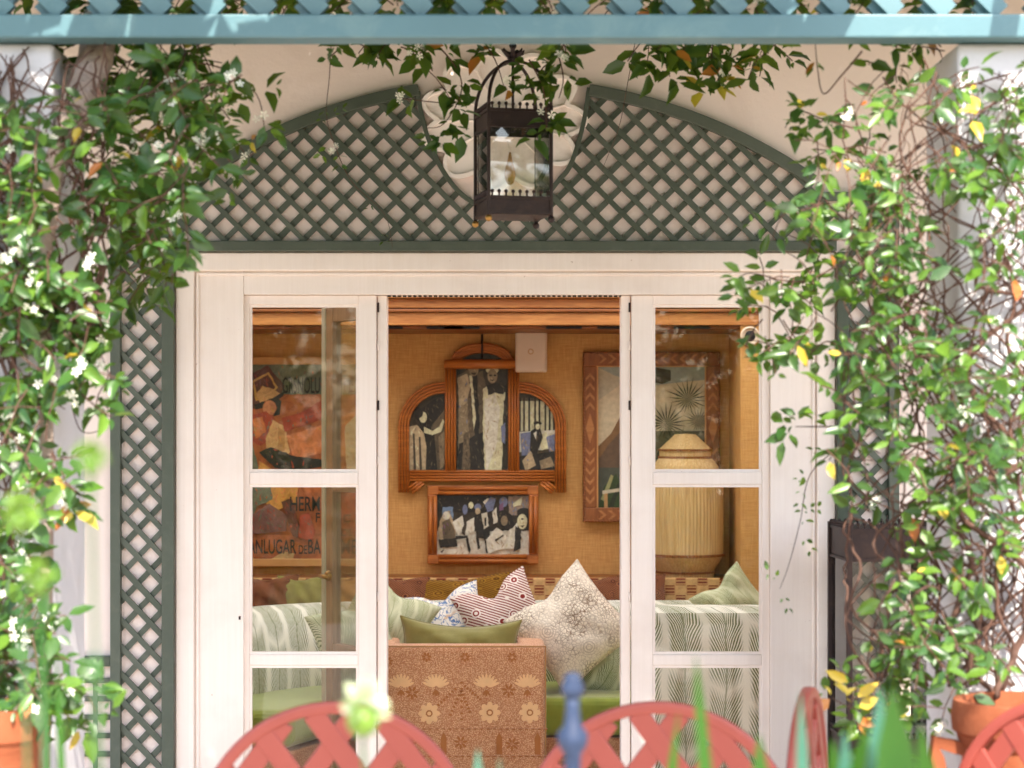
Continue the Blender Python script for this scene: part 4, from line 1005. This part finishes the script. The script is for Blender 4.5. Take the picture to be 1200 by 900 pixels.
# ================================================================== TERRACE FURNITURE AND POTS
def copy_tree(o, parent=None):
    c = o.copy(); COL.objects.link(c)
    if parent: c.parent = parent
    for ch in list(o.children): copy_tree(ch, c)
    return c
def make_chair():
    o = thing('terrace_chair', 'x', 'chair'); cm = M['coral_metal']
    Rr, zc, tz = .315, .62, .928
    def inside(x, z): return z > .50 and (x * x / (Rr * Rr) + max(0, z - zc) ** 2 / ((tz - zc) ** 2) < .93) and abs(x) < Rr
    pts = [(-Rr, 0, .02), (-Rr, 0, .3), (-Rr, 0, .5)] + [(-Rr * math.cos(a), 0, zc + (tz - zc) * math.sin(a)) for a in np.linspace(0, math.pi, 30)] + [(Rr, 0, .5), (Rr, 0, .3), (Rr, 0, .02)]
    MB().strip([(p[0], p[2]) for p in pts], .030, -.014, .014).build('back_frame', cm, o, True, bevel=.007, seg=3)
    MB().box(-Rr + .015, Rr - .015, -.011, .011, .485, .515).build('back_rail', cm, o, bevel=.005)
    sl_ = 1.35
    for sgn in (1, -1):
        for k in range(-5, 6):
            xs = (k + .5) * .155; run = None; z = .5
            while z < 1.0:
                x = xs + sgn * (z - .74) / sl_
                ok = inside(x, z)
                if ok and run is None: run = (x, z)
                if not ok and run:
                    if z - run[1] > .06: MB().strip([run, (x, z)], .050, -.009 + .0015 * sgn, .007 + .0015 * sgn).build('lattice_bar', cm, o, bevel=.003)
                    run = None
                z += .005
    MB().lathe([(.001, .44), (.26, .44), (.275, .45), (.26, .462), (.001, .465)], (0, .27, 0), 32).build('seat', cm, o, 'auto')
    for x in (-.21, .21): MB().tube([(x, .45, .44), (x * 1.15, .5, 0)], .014, 8).build('leg', cm, o, True)
    for s_ in (-1, 1):
        MB().tube([(s_ * Rr, 0, .66), (s_ * (Rr + .02), .2, .67), (s_ * Rr, .42, .64), (s_ * .25, .47, .45)], .012, 8).build('arm', cm, o, True)
    return o
ch = make_chair()
YCh = -2.75
spots = [((W(392, 0, YCh).x, YCh, .0), 4, 'coral lattice back chair in front of the left door leaf'), ((W(772, 0, YCh).x, YCh, 0), -6, 'coral lattice back chair in front of the right door leaf'),
         ((W(946, 0, -2.5).x, -2.5, -.0), 74, 'coral chair turned side on beside the right door jamb'), ((W(1258, 0, -2.68).x, -2.68, 0), 138, 'sunlit coral chair cut by the right edge before the pot')]
for i, (l, a, lab) in enumerate(spots):
    o = ch if i == 0 else copy_tree(ch)
    o.location = l; o.rotation_euler = (0, 0, R(a)); tag(o, lab, 'chair', 'coral terrace chairs')
# blue turned post
bp = thing('garden_post', 'blurred blue turned post with rounded finial before the right chair', 'post', (W(671, 0, -4.1).x, -4.1, 0))
zt = W(0, 788, -4.1).z; o0 = ORG[bp.name]
MB().lathe([(.05, 0), (.05, .04), (.016, .06), (.014, zt - .16), (.015, zt - .14), (.025, zt - .125), (.027, zt - .105), (.015, zt - .09), (.0115, zt - .06), (.0125, zt - .045)], o0, 20).build('shaft', M['blue_paint'], bp, True)
MB().lathe([(.010, 0), (.018, .008), (.020, .022), (.014, .034), (.015, .040), (.006, .046)], (o0.x, o0.y, zt - .046), 20).build('finial', M['blue_paint'], bp, True)
# terracotta pots
def pot(name, label, loc, r, h, handles=False):
    o = thing(name, label, 'pot', loc); o0 = ORG[o.name]; m = M['terracotta']
    MB().lathe([(r * .62, 0), (r * .66, .03), (r * .82, h * .45), (r * .93, h * .78), (r * .90, h * .86), (r * .98, h * .88), (r, h * .9)], o0, 40).build('body', m, o, 'auto')
    MB().lathe([(r * 1.0, h * .9), (r * 1.07, h * .91), (r * 1.09, h * .96), (r * 1.05, h), (r * .93, h), (r * .9, h * .93)], o0, 40).build('rim', m, o, 'auto')
    MB().lathe([(r * .905, h * .92), (r * .5, h * .95), (.001, h * .95)], o0, 32).build('soil', M['soil'], o, True)
    q = MB(); q.tube([(o0.x + r * .935 * math.cos(a), o0.y + r * .935 * math.sin(a), o0.z + h * .72 + .006 * math.sin(12 * a)) for a in np.linspace(0, 2 * math.pi, 61)[:-1]], .009, 6, closed=True); q.build('rope_moulding', m, o, True)
    if handles:
        for s_ in (-1, 1):
            # flat winged lug with a hole
            q = MB(); x0 = o0.x + s_ * r * .9; n = 12; hole = []; out = []
            cx, cz = x0 + s_ * .035, o0.z + h * .76
            outer = [(x0 - s_ * .03, o0.z + h * .84), (x0 + s_ * .02, o0.z + h * .86), (x0 + s_ * .075, o0.z + h * .875), (x0 + s_ * .072, o0.z + h * .83), (x0 + s_ * .055, o0.z + h * .74), (x0 + s_ * .03, o0.z + h * .64), (x0 + s_ * .0, o0.z + h * .55), (x0 - s_ * .06, o0.z + h * .5)]
            q.strip(outer + [(x0 - s_ * .05, o0.z + h * .7)], .034, o0.y - .02, o0.y + .02, closed=True)
            q.build('lug', m, o, bevel=.006)
        q = MB()
        for k, a in enumerate((-112, -68, -90)):
            aa = R(a); cx, cy = o0.x + r * .92 * math.cos(aa), o0.y + r * .92 * math.sin(aa)
            q.tube([(cx + .045 * math.cos(b) * (1 - b / 14) * -math.sin(aa), cy + .045 * math.cos(b) * (1 - b / 14) * math.cos(aa), o0.z + h * .55 + .05 * math.sin(b) * (1 - b / 14)) for b in np.linspace(0, 9, 26)], .007, 6)
        q.build('scroll_relief', m, o, True)
    return o
zr = W(0, 826, -2.35).z
pl_ = pot('terracotta_pot', 'terracotta pot under the vine at the left edge', (W(-12, 0, -2.35).x, -2.35, 0), .145, zr)
zr2 = W(0, 820, -2.3).z
pr2 = pot('terracotta_pot', 'scrolled terracotta urn with lug handles under the right vine', (W(1196, 0, -2.3).x, -2.3, 0), .165, zr2, True)

# ================================================================== VINES
LV = np.array([(0, 0, 0), (.3, .21, .05), (.65, .18, .03), (1, 0, -.10), (.65, -.18, .03), (.3, -.21, .05), (.33, 0, -.02), (.66, 0, -.035)], float)
LF = [(0, 6, 1), (6, 7, 2, 1), (7, 3, 2), (0, 5, 6), (5, 4, 7, 6), (4, 3, 7)]
leaf_mesh = []
for i, m_ in enumerate(LEAFM):
    me = bpy.data.meshes.new('leaf'); me.from_pydata(LV.tolist(), [], LF); me.materials.append(m_)
    me.polygons.foreach_set('use_smooth', [True] * 6); leaf_mesh.append(me)
fl_me = bpy.data.meshes.new('flower'); fv, ff = [(0, 0, .0)], []
for i in range(5):
    a = 2 * math.pi * i / 5; b = len(fv)
    for r_, da, z in ((.55, -.32, .12), (1.0, -.22, .2), (1.05, .25, .12), (.6, .36, .1)): fv.append((r_ * math.cos(a + da), r_ * math.sin(a + da), z))
    ff.append((0, b, b + 1, b + 2, b + 3))
fl_me.from_pydata(fv, [], ff); fl_me.materials.append(M['petal'])
def frame(d, up):
    d = d.normalized(); n_ = up - d * up.dot(d)
    n_ = n_.normalized() if n_.length > 1e-4 else d.orthogonal().normalized()
    return Matrix((d, n_.cross(d), n_)).transposed()
def shoot_leaves(rr, p, d, L, nl, size, mw, out, droop=.25, face=Vector((0, -.75, .6))):
    """leaves in pairs along a short twig; returns twig points"""
    pts = [p.copy()]; q = p.copy(); dd = d.normalized()
    st = max(2, nl // 2)
    for k in range(st):
        dd = (dd + Vector((rr.uniform(-.25, .25), rr.uniform(-.2, .2), rr.uniform(-.25, .2) - droop * .5))).normalized()
        q = q + dd * (L / st); pts.append(q.copy())
        side = dd.cross(face).normalized()
        for s_ in (-1, 1):
            ld = (dd * rr.uniform(.2, .8) + side * s_ * rr.uniform(.5, 1) + Vector((rr.uniform(-.3, .3), rr.uniform(-.5, .3), rr.uniform(-.5, .3)))).normalized()
            up = (face + Vector((rr.uniform(-.8, .8), rr.uniform(-.5, .5), rr.uniform(-.6, .6)))).normalized()
            mi = rr.choices(range(5), mw)[0]; sz = size * rr.choice((.5, .7, .85, 1, 1.15, 1.45)) * rr.uniform(.9, 1.1)
            wv_ = rr.uniform(.75, 1.35); out.append((q + ld * .006, frame(ld, up) @ Matrix.Diagonal((1, wv_, rr.uniform(.3, 2.6))), sz, mi))
    return pts
def vine(name, label, base, seed, blobs, mw, size, stems, flowers, twig_r=.0022, ind=300, extra=None, keep=1.0):
    rr = random.Random(seed); root = thing(name, label, 'vine', base); o0 = Vector(base)
    L = []; tw = MB(); fl = []
    for (cx, cy, rx, ry, n_, Y0, Y1) in blobs:
        for _ in range(int(n_ * max(1, keep))):
            while True:
                u, v = rr.uniform(-1, 1), rr.uniform(-1, 1)
                if u * u + v * v < 1: break
            px_, py_, Y_ = cx + u * rx, cy + v * ry, rr.uniform(Y0, Y1)
            if rr.random() > keep * (.32 if (975 < px_ < 1085 and 585 < py_ < 735) else .62 if px_ > 1075 else .62 if px_ > 965 else .6 if (px_ < 75 and py_ < 320) else .85 if px_ > 900 else 1): continue
            if py_ < 85 and Y_ < -1.85: Y_ = rr.uniform(-1.9, -1.6)      # nothing grows in front of the beam
            p = W(px_, py_, Y_)
            d = Vector((rr.uniform(-1, 1), rr.uniform(-.9, .2), rr.uniform(-.9, .5)))
            pts = shoot_leaves(rr, p, d, rr.uniform(.05, .12), rr.choice((4, 6, 6, 8)), size, mw, L)
            tw.tube([pts[0] - d.normalized() * .05] + pts, twig_r, 4)
            if rr.random() < flowers:
                for _ in range(rr.randint(2, 4)): fl.append(pts[-1] + Vector((rr.uniform(-.02, .02), rr.uniform(-.03, .0), rr.uniform(-.02, .02))))
    for ex in (extra or []):
        pp = smooth_path([tuple(W(*e)) for e in ex['pts']], 5); pp = [Vector(p) for p in pp]
        MB().tube(pp, [ex.get('r', .003) * (1 - .6 * i / len(pp)) for i in range(len(pp))], 5).build('stem', M['stem'], root, True)
        for i, p in enumerate(pp):
            if rr.random() < ex.get('dens', .7) and i >= ex.get('from', 1):
                d = Vector((rr.uniform(-1, 1), rr.uniform(-.6, .2), rr.uniform(-.9, .4)))
                shoot_leaves(rr, p, d, rr.uniform(.03, .07), ex.get('nl', 4), ex.get('size', size), ex.get('mw', mw), L)
                if rr.random() < ex.get('fl', flowers):
                    for _ in range(3): fl.append(p + Vector((rr.uniform(-.02, .02), -.02, rr.uniform(-.02, .01))))
    for k, (pts, r_) in enumerate(stems):
        P = smooth_path([tuple(p) for p in pts], 3)
        P = [(p[0] + rr.uniform(-.006, .006), p[1] + rr.uniform(-.006, .006), p[2]) for p in P]
        MB().tube(P, [r_ * (1 - .45 * i / len(P)) for i in range(len(P))], 6).build('stem', M['stem'], root, True)
    tag(tw.build('twigs', M['stem'], root), None, kind='stuff')
    # those that show largest are objects of their own
    L.sort(key=lambda l: l[0].y - l[2] * 6)
    for p, m3, sz, mi in L[:ind]:
        o = bpy.data.objects.new('leaf', leaf_mesh[mi]); COL.objects.link(o); o.parent = root
        o.matrix_local = Matrix.Translation(p - o0) @ (m3.to_4x4() @ Matrix.Scale(sz, 4))
    rest = L[ind:]
    if rest:
        V = np.concatenate([(LV * sz) @ np.array(m3).T + np.array(p - o0) for p, m3, sz, mi in rest])
        F = [tuple(8 * k + i for i in f) for k in range(len(rest)) for f in LF]
        me = bpy.data.meshes.new('leaves'); me.from_pydata(V.tolist(), [], F)
        for m_ in LEAFM: me.materials.append(m_)
        me.polygons.foreach_set('material_index', np.repeat([l[3] for l in rest], 6).astype(np.int32))
        me.polygons.foreach_set('use_smooth', [True] * len(F))
        o = bpy.data.objects.new('leaves', me); COL.objects.link(o); o.parent = root; tag(o, None, kind='stuff')
    for p in fl[:280]:
        o = bpy.data.objects.new('flower', fl_me); COL.objects.link(o); o.parent = root
        m3 = frame(Vector((rr.uniform(-1, 1), rr.uniform(-.4, .4), rr.uniform(-1, 1))), Vector((rr.uniform(-.5, .5), -1, rr.uniform(-.3, .6))))
        o.matrix_local = Matrix.Translation(p - o0) @ (m3.to_4x4() @ Matrix.Scale(rr.uniform(.009, .014), 4))
    return root, len(L)
def wall_stems(rr, x0, x1, z0, z1, Y, n, r=(.003, .009), spread=.05):
    out = []
    for k in range(n):
        x = rr.uniform(x0, x1); z = z0; pts = []; dx = rr.uniform(-.3, .3)
        while z < z1:
            pts.append(Vector((min(x1 + .06, max(x0 - .06, x)), Y - rr.uniform(.005, spread), z)))
            z += rr.uniform(.04, .13); dx = dx * .75 + rr.uniform(-.5, .5); x += dx * .16
            if x < x0 or x > x1: dx = -dx
        if len(pts) > 2: out.append((pts, rr.uniform(*r)))
    return out
rr = random.Random(3)
SL = wall_stems(rr, PXL0 + .02, PXL1 - .16, .55, 2.62, -2.01, 40, (.0022, .006)) + wall_stems(rr, PXL0 + .15, PXL1 + .09, 1.8, 2.66, -2.0, 40, (.0022, .006), .05)
BL = [(30, 100, 55, 60, 26, -2.35, -2.05), (20, 230, 48, 100, 40, -2.35, -2.05), (90, 70, 30, 25, 5, -2.3, -2.0), (195, 80, 70, 45, 34, -2.2, -1.5), (165, 150, 85, 60, 46, -2.2, -1.5), (150, 230, 80, 60, 46, -2.2, -1.5), (235, 120, 45, 55, 18, -2.1, -1.3),
      (170, 300, 45, 40, 16, -2.0, -1.3), (30, 340, 45, 45, 22, -2.35, -2.05), (70, 370, 50, 40, 18, -2.35, -2.0), (100, 440, 35, 45, 10, -2.3, -1.9), (25, 470, 40, 50, 22, -2.35, -2.05), (45, 555, 35, 28, 12, -2.4, -2.05), (14, 640, 24, 50, 16, -2.4, -2.05), (18, 745, 32, 60, 26, -2.45, -2.1), (30, 812, 45, 24, 24, -2.5, -2.1)]
mwl = (42, 36, 20, .7, .5)
exL = [dict(pts=[(200, 70, -1.8), (260, 80, -1.7), (300, 110, -1.6), (310, 150, -1.6)], dens=.8), dict(pts=[(190, 130, -1.8), (240, 160, -1.7), (270, 190, -1.6), (275, 220, -1.6)], dens=.8), dict(pts=[(60, 350, -2.2), (95, 360, -2.1), (120, 420, -2.0), (132, 450, -2)], dens=.8),
       dict(pts=[(40, 800, -2.4), (75, 800, -2.4), (100, 812, -2.4), (112, 835, -2.4)], dens=.45), dict(pts=[(60, 530, -2.2), (75, 560, -2.2), (82, 600, -2.2)], dens=.7, mw=(30, 30, 10, 20, 10)), dict(pts=[(388, 50, -1.0), (386, 90, -1.0), (383, 140, -1.0), (400, 190, -1.0)], dens=.3, nl=2, size=.03, r=.0018),
       dict(pts=[(85, 480, -1.9), (95, 505, -1.9), (115, 505, -1.9), (134, 490, -1.9)], dens=0, r=.002), dict(pts=[(180, 280, -1.5), (195, 320, -1.5), (190, 350, -1.5)], dens=.7)]
vl, nL = vine('jasmine_vine', 'white flowered jasmine vine climbing the left pillar from its pot', (W(0, 0, -2.2).x, -2.2, zr), 21, BL, mwl, .053, SL, .13, extra=exL, keep=1.15)
tk = MB(); tk.tube([W(52, 900, -2.06), W(56, 560, -2.04), W(50, 320, -2.03), W(62, 200, -2.02), W(92, 120, -1.98), W(112, 70, -1.88), W(118, 20, -1.8)], [.016, .018, .022, .03, .042, .05, .05], 12)
tk.build('trunk', M['bark_pale'], vl, True)
SR = wall_stems(rr, PXR0 - .1, PXR1, zr2, 2.62, -2.01, 34, (.0022, .0055), .05) + wall_stems(rr, W(1010, 0, -1.9).x, PXR0 + .1, .9, 2.6, -1.95, 16, (.002, .005), .12)
SR += wall_stems(rr, W(1150, 0, -2.2).x, W(1185, 0, -2.2).x, zr2 - .02, 2.1, -2.10, 4, (.006, .010), .05)
BR_ = [(1000, 175, 55, 45, 18, -2.3, -1.7), (1090, 85, 100, 45, 36, -2.35, -1.9), (1150, 170, 60, 70, 26, -2.4, -2.05), (1050, 190, 60, 60, 24, -2.35, -1.9), (1010, 250, 75, 50, 34, -2.3, -1.6), (960, 290, 40, 40, 12, -2.1, -1.4), (1070, 300, 60, 50, 24, -2.35, -1.9), (1175, 300, 40, 70, 20, -2.4, -2.05), (1165, 100, 50, 50, 30, -2.3, -2.05), (1185, 220, 30, 60, 20, -2.4, -2.1), (900, 340, 32, 22, 9, -2.1, -1.6), (915, 385, 34, 34, 14, -2.1, -1.6),
       (1020, 350, 60, 50, 26, -2.3, -1.7), (1090, 400, 60, 50, 28, -2.4, -2.0), (1170, 420, 45, 50, 20, -2.4, -2.05), (1030, 440, 60, 50, 30, -2.3, -1.7), (1010, 510, 50, 50, 24, -2.2, -1.6), (1080, 500, 55, 50, 22, -2.4, -2.0), (1170, 540, 45, 60, 20, -2.4, -2.05), (1030, 590, 40, 30, 12, -2.2, -1.7), (1120, 610, 50, 50, 22, -2.4, -2.05), (1085, 680, 55, 50, 30, -2.4, -2.0),
       (1180, 660, 30, 40, 12, -2.4, -2.1), (1050, 745, 45, 40, 24, -2.3, -1.8), (1110, 750, 50, 40, 14, -2.4, -2.1), (1025, 815, 45, 28, 18, -2.3, -1.8), (1015, 850, 30, 22, 7, -2.3, -1.9), (1090, 810, 25, 20, 5, -2.4, -2.1)]
mwr = (32, 38, 28, 1.2, .6)
exR = [dict(pts=[(1000, 150, -2), (965, 140, -1.9), (935, 130, -1.8), (920, 150, -1.8)], dens=.7), dict(pts=[(1010, 60, -2), (985, 90, -1.9), (965, 110, -1.8), (958, 80, -1.8), (955, 45, -1.8)], dens=.15, nl=2, mw=(20, 10, 0, 10, 60)), dict(pts=[(1000, 300, -1.9), (940, 330, -1.9), (880, 320, -1.9), (865, 330, -1.9)], dens=.6), dict(pts=[(990, 500, -1.9), (955, 500, -1.9), (932, 500, -1.9)], dens=.6),
       dict(pts=[(990, 520, -1.6), (950, 555, -1.6), (938, 610, -1.6), (925, 660, -1.6), (914, 690, -1.6)], dens=.35, nl=2, size=.022, r=.002, fl=0), dict(pts=[(1000, 420, -1.9), (970, 400, -1.9), (945, 420, -1.9)], dens=.5), dict(pts=[(1010, 270, -1.9), (960, 240, -1.9), (920, 250, -1.9), (905, 280, -1.9)], dens=.7), dict(pts=[(1030, 830, -2.2), (1000, 830, -2.2), (975, 818, -2.2)], dens=.6, mw=(10, 20, 30, 40, 10))]
vr, nR = vine('climbing_vine', 'sunlit leafy climber with tangled stems covering the right pillar', (W(1170, 0, -2.2).x, -2.2, zr2), 22, BR_, mwr, .046, SR, .02, extra=exR, keep=.9)
# vine trailing from the pergola roof behind the beam
BT = [(430, 44, 50, 10, 9, -1.1, -.8), (510, 58, 28, 20, 5, -1.1, -.8), (515, 105, 24, 26, 2, -1.0, -.8), (665, 52, 24, 20, 4, -1.1, -.85), (800, 44, 50, 14, 10, -1.2, -.9), (865, 56, 40, 16, 9, -1.2, -.9), (300, 0, 320, 22, 60, -1.9, -1.2), (850, 0, 330, 22, 60, -1.9, -1.2), (560, -30, 620, 24, 90, -1.9, -1.2)]
exT = [dict(pts=[(505, 45, -.95), (535, 80, -.95), (540, 110, -.95), (520, 145, -.95), (500, 150, -.95)], dens=.6), dict(pts=[(560, 40, -.95), (580, 70, -.95), (590, 100, -.95)], dens=.3, nl=2), dict(pts=[(620, 70, -.98), (635, 100, -.98), (640, 130, -.98), (640, 150, -.98)], dens=.8), dict(pts=[(650, 50, -.98), (660, 90, -.98), (655, 115, -.98)], dens=.6), dict(pts=[(745, 45, -.6), (735, 100, -.6), (725, 150, -.5), (705, 200, -.4)], dens=0, r=.0016),
       dict(pts=[(790, 45, -1), (780, 70, -1), (785, 90, -1)], dens=.6), dict(pts=[(860, 50, -1), (850, 80, -1), (836, 100, -1)], dens=.7, mw=(40, 30, 5, 10, 15)), dict(pts=[(385, 150, -.2), (410, 210, -.15), (450, 250, -.1), (460, 290, -.1)], dens=.15, nl=2, size=.02, r=.0018, fl=0)]
vt, nT = vine('trailing_vine', 'leafy vine trailing from the pergola over the hanging lantern', (0, -1.0, 3.3), 23, BT, (54, 32, 11, 1.5, 1.5), .060, [], .16, extra=exT)

# pergola roof foliage (above the frame) that shades the facade; front strips shaped for sun gaps
def leaf_mass(name, label, cat, pts, sizes, mats, weights, seed, ups=None):
    r2 = np.random.default_rng(seed); n_ = len(pts)
    V = np.zeros((n_, 4, 3)); d = r2.normal(size=(n_, 3)); d /= np.linalg.norm(d, axis=1)[:, None]
    up = r2.normal(size=(n_, 3)) * .7 + np.array(ups if ups is not None else (0, 0, 1)); s_ = np.cross(d, up); s_ /= np.linalg.norm(s_, axis=1)[:, None]
    e = np.cross(s_, up); e /= np.linalg.norm(e, axis=1)[:, None]
    L_ = np.array(sizes)[:, None]
    V[:, 0] = pts; V[:, 1] = pts + e * L_ * .5 + s_ * L_ * .28; V[:, 2] = pts + e * L_; V[:, 3] = pts + e * L_ * .5 - s_ * L_ * .28
    me = bpy.data.meshes.new(name); me.from_pydata(V.reshape(-1, 3).tolist(), [], [(4 * i, 4 * i + 1, 4 * i + 2, 4 * i + 3) for i in range(n_)])
    for m_ in mats: me.materials.append(m_)
    me.polygons.foreach_set('material_index', r2.choice(len(mats), n_, p=weights).astype(np.int32))
    o = bpy.data.objects.new(name, me); COL.objects.link(o)
    return tag(o, label, cat, kind='stuff')
def canopy_pts(x0, x1, y0, y1, z, n_): return np.stack([nrg.uniform(x0, x1, n_), nrg.uniform(y0, y1, n_), z + nrg.normal(0, .05, n_)], 1)
cp = np.concatenate([canopy_pts(-3.4, 3.4, -2.15, -.02, 3.46, 15000), canopy_pts(-.45, .92, -3.25, -2.1, 3.46, 2100), canopy_pts(-3.4, -.45, -3.25, -2.1, 3.46, 900)])
leaf_mass('pergola_canopy', 'vine foliage covering the pergola roof above the doors', 'foliage', cp, nrg.uniform(.14, .24, len(cp)), LEAFM[:3], [.5, .35, .15], 1)
pr_f = thing('pergola_roof', 'teal pergola rafters above the terrace carrying the vine', 'pergola', (0, -1.6, 3.28))
for i in range(9):
    x = -3.1 + i * .76
    MB().box(x - .03, x + .03, -3.2, -.002, 3.285, 3.39).build('rafter', tp, pr_f, bevel=.005)

# added parasol, out of view, to shade the two middle chairs
M['canvas'] = velvet('cream_canvas', (214, 200, 176), .06)
ps = thing('added_parasol', 'added unseen canvas parasol that shades the terrace chairs', 'parasol', (2.6, -4.5, 0))
q = MB(); cxp, cyp, hp_ = .36, -4.45, .92
for (a, b) in ((-1, -1), (1, -1), (1, 1), (-1, 1)): q.v.append((cxp + a * hp_, cyp + b * hp_ * .85, 2.95))
q.v.append((cxp, cyp, 3.3))
for k in range(4): q.face([k, (k + 1) % 4, 4])
q.build('canopy', M['canvas'], ps)
MB().tube([(2.6, -4.5, 0), (2.6, -4.5, 3.5)], .035, 12).build('pole', M['iron'], ps, True)
MB().tube([(2.6, -4.5, 3.45), (cxp, cyp, 3.42), (cxp, cyp, 3.28)], .022, 8).build('arm', M['iron'], ps, True)
MB().box(2.2, 3.0, -4.9, -4.1, .002, .08).build('base', M['iron'], ps, bevel=.01)
for k in range(4):
    v = q.v[k]; MB().tube([(cxp, cyp, 3.27), (v[0], v[1], v[2] - .012)], .009, 6).build('rib', M['iron'], ps, True)

# ================================================================== FOREGROUND PLANTS
def strap_plant(label, spec, Y, mat, w=.045):
    base = W(spec[0][0], 0, Y); o = thing('strap_leaf_plant', label, 'plant', (base.x, Y, 0), 'blurred foreground plants')
    for i, (px, py, lean, ww) in enumerate(spec):
        tip = W(px, py, Y + rnd.uniform(-.12, .12)); root_ = Vector((base.x + (tip.x - base.x) * .3, Y, 0))
        q = MB(); n_ = 14; prev = None
        for k in range(n_ + 1):
            u = k / n_; c_ = root_.lerp(tip, u) + Vector((lean * math.sin(u * math.pi) * .12, 0, 0)); hw = ww / 2 * (math.sin(math.pi * min(1, u * .5 + .48)) ** .6 if u < 1 else .03)
            q.v += [(c_.x - hw, c_.y, c_.z), (c_.x, c_.y + hw * .35, c_.z), (c_.x + hw, c_.y, c_.z)]
            if k: b = 3 * k; q.face([b - 3, b - 2, b + 1, b]); q.face([b - 2, b - 1, b + 2, b + 1])
        q.build('blade', mat, o, True)
    return o
strap_plant('blurred green blade leaf in front of the right door leaf', [(815, 768, .3, .045), (795, 835, -.4, .04)], -4.5, M['strap_leaf'])
strap_plant('blurred broad green leaves at the lower right before the chair', [(1045, 808, .2, .15), (1015, 850, -.5, .11), (1078, 850, .5, .10), (890, 862, -.3, .10), (975, 868, .2, .10)], -4.5, M['strap_leaf'])
strap_plant('blurred grey green leaves between the two right hand chairs', [(938, 812, .1, .05), (990, 858, .2, .09), (1032, 806, .1, .08)], -4.4, M['teal_leaf'])
strap_plant('small blurred grey green leaf at the bottom edge by the armchair', [(560, 878, 0, .08), (585, 888, .2, .04)], -4.3, M['teal_leaf'])
def flower_head(label, px, py, Y, r, mat, bud=False, group='blurred foreground flowers'):
    c_ = W(px, py, Y); o = thing('garden_flower', label, 'flower', (c_.x, Y, 0), group)
    MB().tube([(c_.x + .03, Y, 0), (c_.x + .02, Y, c_.z * .5), (c_.x, Y, c_.z - r * .6)], [.004, .003, .0025], 8).build('stalk', M['strap_leaf'], o, True)
    rr_ = random.Random(int(px)); n_ = 26
    q = MB()
    for i in range(n_):
        a = rr_.uniform(0, 6.28); e = rr_.uniform(-.5, 1.4); d = Vector((math.cos(a) * math.cos(e), math.sin(a) * math.cos(e), math.sin(e)))
        p0 = c_ + d * r * .15; p1 = c_ + d * r * rr_.uniform(.8, 1.05); s_ = d.orthogonal().normalized() * r * .22
        b = len(q.v); q.v += [tuple(p0), tuple(p0.lerp(p1, .6) + s_), tuple(p1), tuple(p0.lerp(p1, .6) - s_)]; q.face([b, b + 1, b + 2, b + 3])
    tag(q.build('petals', mat, o), None, kind='stuff')
    q = MB(); q.ball(c_ - Vector((0, 0, r * .45)), r * .5, 10); q.build('calyx', M['bud'], o, True)
    return o
flower_head('blurred white flower head in front of the left door post', 425, 828, -4.7, .046, M['cream_petal'])
flower_head('blurred green flower bud at the left edge above its twin', 24, 600, -4.9, .03, M['bud'])
flower_head('blurred green flower bud lower beside the left pillar', 46, 676, -4.9, .028, M['bud'])
flower_head('tall blurred pale green bud before the left wall strip', 106, 535, -5.3, .022, M['bud'])
strap_plant('blurred green leafy stalk in front of the left pot', [(50, 715, .1, .022), (66, 770, .2, .026), (58, 810, -.1, .02)], -3.9, M['strap_leaf'])

# ================================================================== GARDEN BEHIND THE CAMERA (seen in the glass)
n_ = 9000; th_ = nrg.uniform(-1, 1, n_) * 9
hz = np.abs(nrg.normal(0, 1, n_)); hp = np.stack([th_, -15 - nrg.uniform(0, 1.6, n_), nrg.uniform(0, 4.6, n_) + .5 * np.sin(th_ * 1.7)], 1)
leaf_mass('garden_hedge', 'tall green garden hedge across the lawn from the house', 'hedge', hp, nrg.uniform(.18, .4, n_), [M['hedge'], LEAFM[1], LEAFM[2]], [.6, .3, .1], 4, (0, .6, .6))
